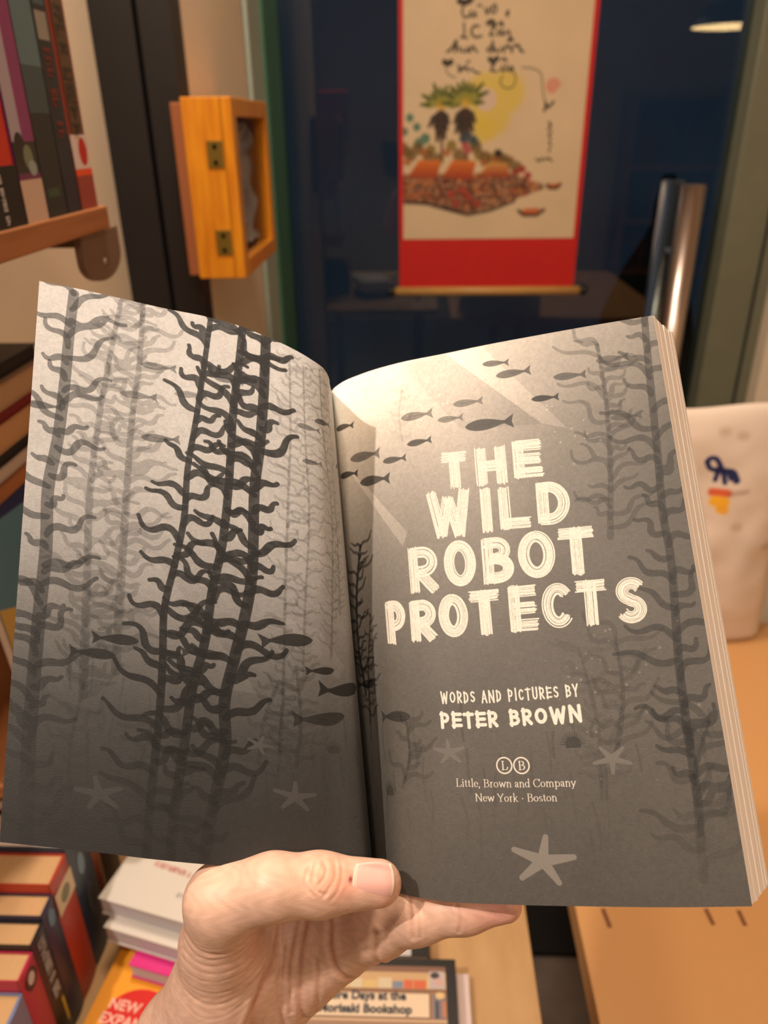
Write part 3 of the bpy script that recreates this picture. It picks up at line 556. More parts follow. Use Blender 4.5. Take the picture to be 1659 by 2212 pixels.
# ------------------------------------------------------------ canvas bag with a drawing, standing on the tan table
def tote():
    root = empty('canvas_bag', (.355, .985, .8), label='off-white canvas bag with a blue and red drawing on the tan table', cat='bag')
    rng = np.random.default_rng(8); w, h = 430, 470; X0, X1, Z0, Z1 = .19, .53, .8, 1.17
    A = np.ones((h, w, 3))*np.array([.86, .79, .73]); nz = noise2(h, w, 70, rng); A *= (.94+.06*nz)[..., None]
    q = lambda p: ((p[0]-X0)/(X1-X0)*w, (p[1]-Z0)/(Z1-Z0)*h)
    def ink(pts, r, col, a, soft=3):
        M = np.zeros((h, w)); stroke(M, curve_pts([q(p) for p in pts], 14), r, soft); A[:] = A*(1-a*M[..., None])+np.array(col)*a*M[..., None]
    for pts, r in [([(0.4001, 1.0904), (0.403, 1.0952), (0.4091, 1.0959), (0.4167, 1.0877), (0.4218, 1.0767)], 4), ([(0.4001, 1.0904), (0.404, 1.0822), (0.4168, 1.0767)], 4), ([(0.4163, 1.0795), (0.4262, 1.0767), (0.4352, 1.0754), (0.4422, 1.0643)], 6), ([(0.4168, 1.0767), (0.4146, 1.0643)], 4), ([(0.4239, 1.0754), (0.4278, 1.0608)], 4), ([(0.4302, 1.0754), (0.4345, 1.0657)], 3)]: ink(pts, r, (.05, .09, .30), .95)
    ink([(0.4125, 1.0474), (0.433, 1.0461)], 7, (.80, .28, .12), .85, 5); ink([(0.4371, 1.0447), (0.4577, 1.0489)], 4, (.55, .42, .36), .5, 8)
    ink([(0.4179, 1.0347), (0.429, 1.0333)], 10, (.92, .66, .10), .9, 5); ink([(0.4263, 1.0232), (0.431, 1.0218)], 8, (.90, .62, .12), .85, 5)
    for c in [(0.4504, 0.9964), (0.499, 0.963), (0.4419, 1.1253), (0.4162, 1.1319)]: ink([c, (c[0]+.004, c[1])], 7, (.62, .50, .40), .4, 10)
    m = image_mat('canvas_print', to_image('canvas_print', A), .85, .4, 500); plain = mat('canvas', rgb(222, 206, 190), .88, bump=.15, bscale=300)
    nx, nz_ = 34, 38; vs = []; fs = []; nn = noise2(nz_+1, nx+1, 7, rng)
    for s in (0, 1):
        for j in range(nz_+1):
            for i in range(nx+1):
                u, v = i/nx, j/nz_; pf = (max(0, 1-(2*u-1)**4)**.5)*(max(0, 1-v**3)**.6)*(.55+.45*min(1, v*6))
                th = .030*pf+.001; y = (-th if s == 0 else th)-.0+(nn[j, i]-.5)*.014*(pf+.2)+.010*v
                vs.append(((u-.5)*(.338-.03*v)+.005, y, v*.362+.001+(.004*math.sin(u*9) if v > .9 else 0)))
    K = (nx+1)*(nz_+1); mi = []
    for s in (0, 1):
        for j in range(nz_):
            for i in range(nx):
                a = s*K+j*(nx+1)+i; f = (a, a+1, a+nx+2, a+nx+1); fs.append(f if s == 0 else f[::-1]); mi.append(0 if s == 0 else 1)
    edge = [j*(nx+1) for j in range(nz_+1)]+[nz_*(nx+1)+i for i in range(1, nx+1)]+[j*(nx+1)+nx for j in range(nz_-1, -1, -1)]+[i for i in range(nx-1, 0, -1)]
    for a, b_ in zip(edge, edge[1:]+edge[:1]): fs.append((a, b_, b_+K, a+K)); mi.append(1)
    me = bpy.data.meshes.new('bag_body'); me.from_pydata(vs, [], fs); uv = me.uv_layers.new(name='uv')
    for lp in me.loops: x, y, z = vs[lp.vertex_index]; uv.data[lp.index].uv = ((x+.355-X0)/(X1-X0), z/(Z1-Z0))
    o = smooth(link('bag_body', me, [m, plain], root)); me.polygons.foreach_set('material_index', mi)
    for s in (-.055, .055): smooth(link('bag_handle', tube([(s-.03, .012, .33), (s-.032, .05, .30), (s-.02, .055, .15), (s+.02, .055, .15), (s+.032, .05, .30), (s+.03, .012, .33)], .005, 8), plain, root))
tote()

# ------------------------------------------------------------ pendant lamp and bookcase behind the camera (seen mirrored in the door glass)
pl = empty('pendant_lamp', (1.62, -.42, 1.93), label='round pendant lamp whose glowing disc is mirrored at the top right of the glass', cat='lamp')
smooth(link('lamp_shade', lathe([(.215, .0), (.21, .03), (.15, .09), (.05, .13), (.03, .16), (.0, .16)], 40), mat('dark_lamp_shade', rgb(40, 36, 32), .4), pl))
link('diffuser', lathe([(0, .006), (.205, .006)], 40), mat('lit_diffuser', (.9, .8, .6), .5, emit=(1, .64, .28), estr=15), pl)
link('lamp_cord', tube([(0, 0, .16), (0, 0, .669)], .004, 8), black_cloth, pl)
bc = empty('bookcase', (1.62, -2.55, 0), label='tall wooden bookcase mirrored dimly in the right side of the door glass', cat='bookcase')
for x in (0, .72): link('side_panel', box(x, x+.05, 0, .28, 0, 1.72), pine, bc)
for z_ in (.02, .42, .80, 1.18, 1.67): link('shelf_board', box(.05, .72, 0, .28, z_, z_+.04), pine, bc)
link('back_panel', box(.05, .72, 0, .01, .06, 1.67), black_paint, bc)
rn = random.Random(9)
for z_ in (.46, .84, 1.22):
    x = .06
    while x < .66:
        w = rn.uniform(.025, .05); h = rn.uniform(.22, .30); c = rn.choice([(90, 34, 34), (34, 40, 78), (60, 40, 36), (110, 56, 40), (40, 44, 61)])
        tag(link('shelved_book', box(1.62+x, 1.62+x+w-.001, -2.45, -2.29, z_+.0005, z_+h, .001, 1), mat('bookcase_%d_%d' % c[:2], rgb(*c), .5)), '%s book on the %s shelf of the bookcase mirrored in the door glass' % ({90: 'dark red', 34: 'navy', 60: 'dark brown', 110: 'rust brown', 40: 'slate blue'}[c[0]], {.46: 'lower', .84: 'middle', 1.22: 'upper'}[z_]), 'book', '%s books on the %s mirrored shelf' % ({90: 'dark red', 34: 'navy', 60: 'dark brown', 110: 'rust brown', 40: 'slate blue'}[c[0]], {.46: 'lower', .84: 'middle', 1.22: 'upper'}[z_])); x += w

# ============================================================ the held book
HO = Vector((-.00962, .2504, 1.37506))                 # origin of the frame the book and the hand are modelled in
HM = Matrix.Translation(HO) @ CAM_R.to_4x4()           # x across the spread, y up the pages, z out of them
# ---- page surface: ruled between a top and a bottom curve (shared with scene.py) ----
def _resample(pts, n):
    P = np.array(pts, float)
    t = np.r_[0, np.cumsum(np.linalg.norm(np.diff(P, axis=0), axis=1))]; t /= t[-1]
    # monotone-ish Catmull-Rom through the points, then arc-length resample
    m = np.gradient(P, t, axis=0)
    q = np.linspace(0, 1, 400); out = []
    for a in q:
        i = min(np.searchsorted(t, a, 'right')-1, len(t)-2); h = t[i+1]-t[i]; s = (a-t[i])/h
        out.append((2*s**3-3*s*s+1)*P[i]+(s**3-2*s*s+s)*h*m[i]+(-2*s**3+3*s*s)*P[i+1]+(s**3-s*s)*h*m[i+1])
    Q = np.array(out); L = np.r_[0, np.cumsum(np.linalg.norm(np.diff(Q, axis=0), axis=1))]; L /= L[-1]
    u = np.linspace(0, 1, n)
    return np.stack([np.interp(u, L, Q[:, k]) for k in range(3)], 1)
def page_grid(top, bot, nu, nv):
    """points [nu,nv,3]; u from spine to fore-edge, v from bottom to top"""
    T, B = _resample(top, nu), _resample(bot, nu)
    v = np.linspace(0, 1, nv)[None, :, None]
    return B[:, None, :]*(1-v)+T[:, None, :]*v

LTOP = [(-0.02304, 0.05278, -0.058), (-0.02206, 0.05119, -0.038), (-0.02138, 0.05059, -0.023), (-0.02124, 0.05173, -0.016), (-0.02267, 0.0541, -0.0115), (-0.02759, 0.05725, -0.008), (-0.03439, 0.06102, -0.007), (-0.04387, 0.06533, -0.007), (-0.05335, 0.06912, -0.007), (-0.06542, 0.07257, -0.007), (-0.08121, 0.07594, -0.008), (-0.10024, 0.08026, -0.008), (-0.11274, 0.08332, -0.009), (-0.12967, 0.08691, -0.01)]
LBOT = [(-0.00465, -0.13381, -0.012), (-0.00464, -0.12877, -0.001), (-0.00464, -0.12403, 0.009), (-0.00604, -0.1233, 0.012), (-0.00952, -0.12325, 0.0135), (-0.01743, -0.12319, 0.015), (-0.03584, -0.1204, 0.02), (-0.05973, -0.11701, 0.024), (-0.07727, -0.11359, 0.0275), (-0.09347, -0.11036, 0.03), (-0.10844, -0.10762, 0.0325), (-0.12221, -0.10492, 0.035)]
RTOP = [(-0.02304, 0.05278, -0.058), (-0.02156, 0.05376, -0.054), (-0.01844, 0.05563, -0.052), (-0.01011, 0.05833, -0.047), (0.00447, 0.06092, -0.037), (0.02464, 0.06283, -0.025), (0.03793, 0.06468, -0.02), (0.05783, 0.06728, -0.014), (0.07689, 0.06954, -0.008), (0.09849, 0.07198, -0.002)]
RBOT = [(-0.00465, -0.13381, -0.012), (-0.00302, -0.13411, -0.007), (0.00092, -0.13424, 0.002), (0.00569, -0.13198, 0.013), (0.01641, -0.13036, 0.021), (0.04063, -0.12784, 0.029), (0.06487, -0.12435, 0.037), (0.08781, -0.12105, 0.044), (0.10941, -0.11718, 0.051)]
TW, TH = 1150, 1650
def page_art(side):
    """underwater scene: kelp, small fish, sea floor; printed grey on white"""
    rng = np.random.default_rng(11 if side == 'L' else 12)
    yy = (np.arange(TH)/TH)[:, None]; xx = (np.arange(TW)/TW)[None, :]
    n1 = noise2(TH, TW, 260, rng); n2 = noise2(TH, TW, 9, rng, 2)
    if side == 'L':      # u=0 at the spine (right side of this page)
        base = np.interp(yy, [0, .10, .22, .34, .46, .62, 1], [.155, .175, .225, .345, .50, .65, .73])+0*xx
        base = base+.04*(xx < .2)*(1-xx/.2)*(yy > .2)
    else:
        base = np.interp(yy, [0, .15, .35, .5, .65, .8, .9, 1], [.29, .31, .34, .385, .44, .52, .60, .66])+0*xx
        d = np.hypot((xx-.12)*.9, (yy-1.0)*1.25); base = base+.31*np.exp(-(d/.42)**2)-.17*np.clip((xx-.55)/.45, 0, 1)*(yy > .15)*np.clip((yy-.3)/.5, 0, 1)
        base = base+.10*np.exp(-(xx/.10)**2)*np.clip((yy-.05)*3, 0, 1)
    A = base*(.945+.11*n1)*(.95+.10*n2)*(1+.045*rng.standard_normal((TH, TW)))
    def put(px): return [(u*TW, v*TH) for u, v in px]
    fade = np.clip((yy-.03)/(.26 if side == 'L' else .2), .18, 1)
    def mul(M, a): A[:] = A*(1-a*M*fade)
    def add(M, a): A[:] = A+a*M
    # light shafts
    rays = ([[(0.8608, 0.5323), (0.701, 0.5166), (0.4459, 0.3044), (0.5953, 0.3001)], [(0.4065, 0.4575), (0.3016, 0.4543), (0.2095, 0.3849), (0.2391, 0.359)]] if side == 'L' else
            [[(0.4325, 0.9984), (0.539, 0.9981), (0.7437, 0.8036), (0.6796, 0.82)], [(0.0501, 0.8084), (0.1495, 0.739), (0.277, 0.6405), (0.2598, 0.6141)], [(0.2918, 0.9916), (0.4325, 0.9984), (0.6796, 0.82), (0.4652, 0.8319)]])
    for k, r in enumerate(rays):
        M = np.zeros((TH, TW)); poly_mask(M, put(r), 3); add(M, (.07, .09, -.05)[k] if side == 'R' else (.035, .03)[k])
    # kelp
    K = TW/840.0
    def kelp(px, w, tone, ln, gap, thick, leaf_tone=None, seed=0, taper=.55, both=True):
        r = np.random.default_rng(seed); P = curve_pts(put(px), 90)
        if P[0][1] > P[-1][1]: P = P[::-1]
        M = np.zeros((TH, TW)); stroke(M, P, [w*K*(1-(1-taper)*i/len(P)) for i in range(len(P))], 1.4)
        F = np.zeros((TH, TW)); G = np.zeros((TH, TW)); s = np.r_[0, np.cumsum(np.hypot(*np.diff(P, axis=0).T))]; t = 20*K*r.random(); side_ = 1
        while t < s[-1]:
            i = min(np.searchsorted(s, t), len(P)-1); p = P[i]; l = ln*K*r.uniform(.65, 1.9); a0 = r.uniform(.1, .75); amp = r.uniform(.35, .95)*r.choice([1, 1, 1, -1]); ph = r.uniform(0, 1.6); wl = r.uniform(1.0, 1.7)
            pts = [p.copy()]; n = 13
            for k in range(1, n):
                a = a0+.15*k/n+amp*math.sin(ph+wl*2*PI*k/n); pts.append(pts[-1]+np.array([side_*math.cos(a), math.sin(a)])*l/n)
            rad = [thick*1.06*K*r.uniform(.9, 1.1)*(.55+.5*math.sin(PI*min(1, (k+1)/n*1.05)**.7)) for k in range(n)]
            stroke(F if r.random() < .5 else G, curve_pts(pts, 20), np.interp(np.linspace(0, n-1, 20), range(n), rad), 1.4)
            side_ *= -1 if r.random() < .8 else 1; t += gap*K*r.uniform(.6, 1.6)
        lt = leaf_tone or tone; tex = .85+.3*noise2(TH, TW, 14, r, 2)
        mul(F*tex, lt); mul(G*tex, lt); mul(M*tex, tone)
    if side == 'L':
        for k, px in enumerate([[(0.799, 0.995), (0.8174, 0.8871), (0.8372, 0.7548), (0.8494, 0.6199), (0.8468, 0.4512), (0.8417, 0.2516)], [(0.7469, 1.0056), (0.7507, 0.8629), (0.7609, 0.7692), (0.7655, 0.6348), (0.7697, 0.4634), (0.7728, 0.3001)], [(0.3915, 0.9801), (0.3849, 0.8573), (0.3871, 0.6691), (0.3893, 0.4878), (0.3892, 0.3133), (0.3978, 0.1439)], [(0.3554, 0.9764), (0.346, 0.825), (0.3333, 0.6872), (0.339, 0.5008), (0.342, 0.3659)], [(0.3107, 0.9883), (0.2923, 0.8474), (0.2526, 0.7119), (0.2555, 0.5176), (0.2619, 0.405)], [(0.2821, 0.9736), (0.2312, 0.8158), (0.2145, 0.6649), (0.2187, 0.4891)]]):
            kelp(px, (9, 9, 4, 3, 4, 3)[k], (.17, .17, .13, .12, .13, .12)[k], (62, 64, 40, 34, 30, 26)[k], (11, 11, 12, 13, 12, 11)[k], (5.5, 5.5, 3.2, 3, 2.6, 2.4)[k], seed=k+3)
        for k, px in enumerate([[(0.8428, 0.2671), (0.864, 0.1346), (0.8473, 0.0403)], [(0.442, 0.1805), (0.4336, 0.256), (0.4029, 0.3282)], [(0.686, 0.2247), (0.7109, 0.1136), (0.6759, 0.0342)], [(0.3592, 0.3711), (0.3455, 0.2691), (0.3548, 0.1821)]]):
            kelp(px, 5, .13, 46, 13, 5, seed=k+33)
        kelp([(0.9144, 0.9874), (0.9198, 0.9053), (0.9234, 0.8025), (0.9316, 0.6931), (0.9461, 0.6034), (0.9426, 0.494), (0.9482, 0.371), (0.9515, 0.2531), (0.9524, 0.1475), (0.9488, 0.0604), (0.9442, 0.0073)], 13.5, .44, 72, 23, 6.8, .44, 51, .8)
        kelp([(0.5859, 0.9965), (0.5983, 0.8903), (0.611, 0.7958), (0.6281, 0.6849), (0.6318, 0.5965), (0.6476, 0.5166), (0.6697, 0.4208), (0.6688, 0.3388), (0.6713, 0.2423), (0.6776, 0.1633), (0.6856, 0.0633), (0.6865, 0.0035)], 8.5, .74, 74, 24, 6.8, .72, 61, .6)
        kelp([(0.5083, 1.0036), (0.5163, 0.9092), (0.5247, 0.8325), (0.5275, 0.7585), (0.5338, 0.6318), (0.5419, 0.5602), (0.5603, 0.4797), (0.577, 0.3681), (0.5957, 0.3082), (0.6119, 0.202), (0.6239, 0.1226), (0.6336, 0.0453), (0.6356, 0.0031)], 9.5, .72, 66, 25, 7.0, .72, 72, .8)
        kelp([(0.4506, 1.0), (0.4528, 0.8816), (0.4587, 0.7771), (0.4692, 0.6828), (0.4688, 0.6022), (0.4695, 0.5227), (0.4832, 0.4421), (0.5071, 0.3535), (0.5256, 0.2766), (0.5199, 0.2124), (0.5357, 0.1311), (0.5532, 0.0517), (0.5595, 0.0039)], 11.5, .72, 76, 23, 7.6, .74, 83, .9)
        fish = [((0.7048, 0.8782), (0.6961, 0.8787), -1, 0.36, 78), ((0.7481, 0.8126), (0.7395, 0.8132), -1, 0.34, 82), ((0.6269, 0.836), (0.6182, 0.837), -1, 0.28, 72), ((0.9688, 0.7529), (0.9601, 0.7534), -1, 0.5, 80), ((0.6937, 0.7382), (0.6851, 0.7391), -1, 0.4, 86), ((0.776, 0.355), (0.7678, 0.3556), 1, 0.72, 100), ((0.8259, 0.3238), (0.8176, 0.3242), 1, 0.72, 98), ((0.383, 0.416), (0.374, 0.418), 1, 0.7, 116), ((0.5819, 0.3575), (0.5734, 0.3582), 1, 0.6, 86), ((0.2939, 0.3739), (0.2825, 0.3755), 1, 0.66, 60), ((0.2264, 0.3381), (0.2125, 0.3379), 1, 0.66, 88), ((0.2927, 0.2802), (0.2821, 0.2814), 1, 0.5, 112), ((0.5376, 0.8831), (0.5288, 0.884), -1, 0.4, 62), ((0.3368, 0.853), (0.3268, 0.8547), -1, 0.34, 50), ((0.2928, 0.8829), (0.2726, 0.8889), -1, 0.5, 34), ((0.3254, 0.7852), (0.3152, 0.7876), -1, 0.36, 44), ((0.1563, 0.8144), (-0.0175, 0.8528), -1, 0.7, 30)]
    else:
        for k, px in enumerate([[(0.8487, 0.9588), (0.8505, 0.8507), (0.8393, 0.7263), (0.8145, 0.5916)], [(0.2883, 0.9507), (0.2697, 0.8819), (0.2773, 0.8212)], [(0.7951, 0.4152), (0.7939, 0.3232), (0.7591, 0.221)], [(0.7055, 0.4042), (0.7276, 0.2807), (0.72, 0.1785)]]):
            kelp(px, (7, 3, 6, 5)[k], (.20, .06, .13, .08)[k], (74, 34, 60, 50)[k], 13, 5, seed=k+5)
        kelp([(0.9767, 0.9945), (0.9691, 0.9102), (0.9609, 0.8014), (0.9543, 0.7141), (0.9456, 0.613), (0.948, 0.5471), (0.9387, 0.4524), (0.9282, 0.3536), (0.9251, 0.2726), (0.9234, 0.1595), (0.9113, 0.0386)], 8.5, .36, 78, 25, 6.4, .33, 91, .9)
        kelp([(0.0907, 0.63), (0.0541, 0.5183), (0.0469, 0.4245), (0.0649, 0.3335)], 5, .45, 46, 12, 3.6, .42, 93, .9); kelp([(0.2436, 0.2875), (0.2466, 0.2238), (0.2219, 0.1754)], 4, .16, 50, 14, 5, seed=95); kelp([(0.1157, 0.4873), (0.0883, 0.3792), (0.0788, 0.2817)], 4, .3, 36, 12, 3.4, seed=96)
        kelp([(0.9725, 0.2702), (0.9245, 0.1872), (0.9211, 0.1049)], 5, .2, 80, 20, 6, seed=97)
        fish = [((0.0596, 0.8982), (0.0749, 0.8959), -1, 0.6, 42), ((0.1346, 0.8165), (0.1499, 0.8157), -1, 0.42, 64), ((0.2449, 0.7925), (0.2576, 0.7925), -1, 0.5, 52), ((0.3308, 0.8208), (0.3427, 0.8214), -1, 0.55, 54), ((0.3271, 0.8772), (0.3392, 0.8774), -1, 0.36, 70), ((0.4852, 0.8869), (0.4957, 0.8866), -1, 0.34, 66), ((0.4307, 0.8599), (0.4416, 0.8597), -1, 0.34, 56), ((0.5389, 0.8359), (0.5491, 0.8357), -1, 0.58, 106), ((0.5732, 0.9575), (0.5835, 0.9567), -1, 0.5, 58), ((0.6185, 0.9308), (0.6287, 0.9308), -1, 0.5, 76), ((0.7668, 0.9058), (0.7765, 0.9054), -1, 0.44, 72), ((0.6959, 0.8694), (0.7057, 0.869), -1, 0.72, 60), ((0.8809, 0.9261), (0.8904, 0.926), -1, 0.3, 72), ((0.894, 0.8092), (0.9031, 0.8089), -1, 0.28, 70), ((0.0616, 0.7897), (0.0775, 0.7878), -1, 0.62, 44), ((0.1673, 0.7589), (0.1824, 0.7581), -1, 0.55, 64), ((0.2008, 0.2961), (0.2142, 0.2964), 1, 0.4, 68), ((0.0691, 0.3534), (0.0884, 0.3548), 1, 0.5, 50)]
    for a, b_, f, t, ln in fish:
        cx, cy = a[0]*TW, a[1]*TH; dx, dy = b_[0]*TW-cx, b_[1]*TH-cy; sc = min(max(math.hypot(dx, dy)/8, K*.9), K*1.6)*ln/2/math.hypot(dx, dy); dx, dy = dx*sc, dy*sc
        flip = -1 if dx < 0 else 1
        if side == 'L': dx, flip = dx, -1
        ang = math.atan2(dy*flip, dx*flip) if side == 'L' else math.atan2(dy, dx)
        M = np.zeros((TH, TW)); fish_mask(M, cx, cy, 2*math.hypot(dx, dy), f*(flip if side == 'L' else 1), ang); mul(M, t)
        if t < .6:
            E = np.zeros((TH, TW)); hx = -f*(flip if side == 'L' else 1)
            for k in range(6): 
                q0 = (cx+(k-2.5)*math.hypot(dx, dy)*.2, cy+(k % 2)*3-1); seg_mask(E, q0, (q0[0]+math.hypot(dx, dy)*.2, q0[1]+(2 if k % 2 == 0 else -2)), .7, .7)
            mul(E, .25)
    # bubbles, specks, streaks, sea floor animals
    for k in range(34 if side == 'L' else 60):
        x, y, rr = rng.random()*TW, (rng.random() if side == 'L' else .15+.8*rng.random())*TH, rng.uniform(2, 6); M = np.zeros((TH, TW)); seg_mask(M, (x, y), (x+.1, y), rr, rr)
        M2 = np.zeros((TH, TW)); seg_mask(M2, (x, y), (x+.1, y), rr-1.6, rr-1.6); add(M-M2, .05 if side == 'R' else -.04)
    if side == 'R':
        for cx, cy, n, sp in ((.36, .93, 26, .07), (.75, .80, 26, .06), (.82, .34, 30, .09), (.70, .36, 12, .05)):
            for k in range(n):
                x, y, rr = (cx+rng.normal(0, sp))*TW, (cy+rng.normal(0, sp*.7))*TH, rng.uniform(.8, 4.2); M = np.zeros((TH, TW)); seg_mask(M, (x, y), (x+.1, y), rr, rr); add(M, .10)
    for k in range(60):
        x, y = rng.random()*TW, rng.uniform(.02, .26)*TH; M = np.zeros((TH, TW)); l = rng.uniform(30, 130)
        stroke(M, curve_pts([(x, y), (x+rng.uniform(-8, 8), y+l*.5), (x+rng.uniform(-8, 8), y+l)], 8), rng.uniform(2, 5), 3); mul(M, rng.uniform(.05, .16))
    def star(c, r, a, rot):
        for k in range(5):
            th = rot+k*2*PI/5; M = np.zeros((TH, TW)); stroke(M, [c, (c[0]+r*math.cos(th), c[1]+r*.72*math.sin(th))], (r*.19, r*.09), 2); A[:] = np.where(M > .3, np.maximum(A, (base+a)*M+A*(1-M)), A)
    def urchin(c, r, a):
        M = np.zeros((TH, TW)); seg_mask(M, c, (c[0]+.1, c[1]), r*.62, r*.62, 2)
        for k in range(15): th = PI*(k/14); seg_mask(M, c, (c[0]+r*math.cos(th), c[1]+r*math.sin(th)), 1.8, .8)
        M[:int(max(0, c[1]-r*.25))] = 0; mul(M, a)
    if side == 'L':
        for c, r, a, t in zip(put([(0.3558, 0.1298), (0.7959, 0.093), (0.443, 0.2133)]), (58, 60, 36), (.075, .05, .05), (.3, .1, .6)): star(c, r, a, t)
        for c, r, a in zip(put([(0.8758, 0.0271), (0.2564, 0.2225)]), (54, 30), (.35, .28)): urchin(c, r, a)
    else:
        for c, r, a, t in zip(put([(0.5658, 0.0667), (0.3597, 0.239), (0.7507, 0.2212)]), (84, 46, 50), (.17, .07, .08), (.15, .4, .9)): star(c, r, a, t)
        for c, r, a in zip(put([(0.1673, 0.1623), (0.6659, 0.2468), (0.9167, 0.0849)]), (34, 34, 52), (.4, .4, .16)): urchin(c, r, a)
        title(A)
    img = A[..., None]*(np.array([1.0, .955, .90]) if side == 'R' else np.array([1.0, .985, .975]))
    return np.clip(img, .02, .95)
# brush capitals, strokes in a unit box (x right, y up)
def arc(cx, cy, rx, ry, a0, a1, n=14): return [(cx+rx*math.cos(math.radians(a0+(a1-a0)*k/n)), cy+ry*math.sin(math.radians(a0+(a1-a0)*k/n))) for k in range(n+1)]
CAPS = {'T': [[(.02, .88), (.98, .88)], [(.5, 0), (.5, .98)]], 'H': [[(.12, 0), (.12, 1)], [(.88, 0), (.88, 1)], [(.1, .5), (.9, .5)]],
 'E': [[(.14, 0), (.14, 1)], [(.05, .88), (.97, .88)], [(.1, .5), (.92, .5)], [(.05, .12), (.98, .12)]],
 'W': [[(.07, 1), (.28, 0)], [(.28, 0), (.5, .85)], [(.5, .85), (.72, 0)], [(.72, 0), (.93, 1)]], 'I': [[(.5, 0), (.5, 1)]], 'L': [[(.15, 0), (.15, 1)], [(.1, .12), (.98, .12)]],
 'D': [[(.14, .02), (.14, .98)], [(.05, .88), (.3, .89)]+arc(.36, .5, .50, .39, 80, -80)+[(.3, .11), (.05, .12)]],
 'R': [[(.13, 0), (.13, 1)], [(.05, .89), (.4, .9)]+arc(.48, .68, .36, .22, 80, -80)+[(.2, .45)], [(.34, .44), (.88, .03)]],
 'P': [[(.15, 0), (.15, 1)], [(.05, .89), (.4, .9)]+arc(.45, .66, .38, .24, 80, -80)+[(.2, .42)]],
 'B': [[(.13, 0), (.13, 1)], [(.05, .9), (.4, .91)]+arc(.45, .73, .34, .18, 80, -80)+[(.2, .53)], [(.2, .53), (.5, .53)]+arc(.5, .31, .38, .21, 70, -80)+[(.05, .10)]],
 'O': [arc(.5, .5, .39, .41, 90, 450, 30)], 'C': [arc(.55, .5, .42, .40, 42, 318, 24)], 'S': [arc(.52, .72, .34, .19, 30, 250, 14)+arc(.48, .29, .36, .20, 80, -150, 16)],
 'A': [[(.02, 0), (.5, 1)], [(.5, 1), (.98, 0)], [(.2, .34), (.8, .34)]], 'N': [[(.12, 0), (.12, 1)], [(.12, 1), (.88, 0)], [(.88, 0), (.88, 1)]], 'U': [[(.12, 1), (.12, .35)]+arc(.5, .34, .38, .30, 180, 360, 10)+[(.88, 1)]], 'Y': [[(.03, 1), (.5, .45)], [(.97, 1), (.5, .45)], [(.5, .48), (.5, 0)]]}
def letter(M, ch, o, a, b_, w, r, bristle=True):
    if bristle: w *= 1.08
    o = np.array([o[0]*TW, o[1]*TH]); a = np.array([a[0]*TW, a[1]*TH]); b_ = np.array([b_[0]*TW, b_[1]*TH]); la, lb = np.linalg.norm(a), np.linalg.norm(b_)
    mx_, my_ = w*.16/la, w/2/lb
    f = lambda p: o+a*(mx_+(1-2*mx_)*p[0] if ch != 'I' else .5)+b_*(p[1] if not (ch in 'OCS') else .01+.98*p[1])
    for st in CAPS[ch]:
        P = np.array([f(p) for p in st]); 
        if len(P) > 3: P = curve_pts(P, 44)
        else: P = np.stack([np.interp(np.linspace(0, len(P)-1, 14), range(len(P)), P[:, k]) for k in (0, 1)], 1)
        if not bristle: stroke(M, P, w/2, 1.2); continue
        d = np.gradient(P, axis=0); d /= np.linalg.norm(d, axis=1)[:, None]+1e-9; nrm = np.stack([-d[:, 1], d[:, 0]], 1); nb = 8; closed = ch == 'O'
        for k in range(nb):
            off = (-.5+(k+.5)/nb)*w*1.04+r.normal(0, .5); wob = np.cumsum(r.normal(0, .12, len(P))); Q = P+nrm*(off+wob)[:, None]
            if not closed: Q[0] -= d[0]*r.uniform(-3, 4.5); Q[-1] += d[-1]*r.uniform(-3, 4.5)
            stroke(M, Q, w/nb*r.uniform(.40, .60), 1.0)
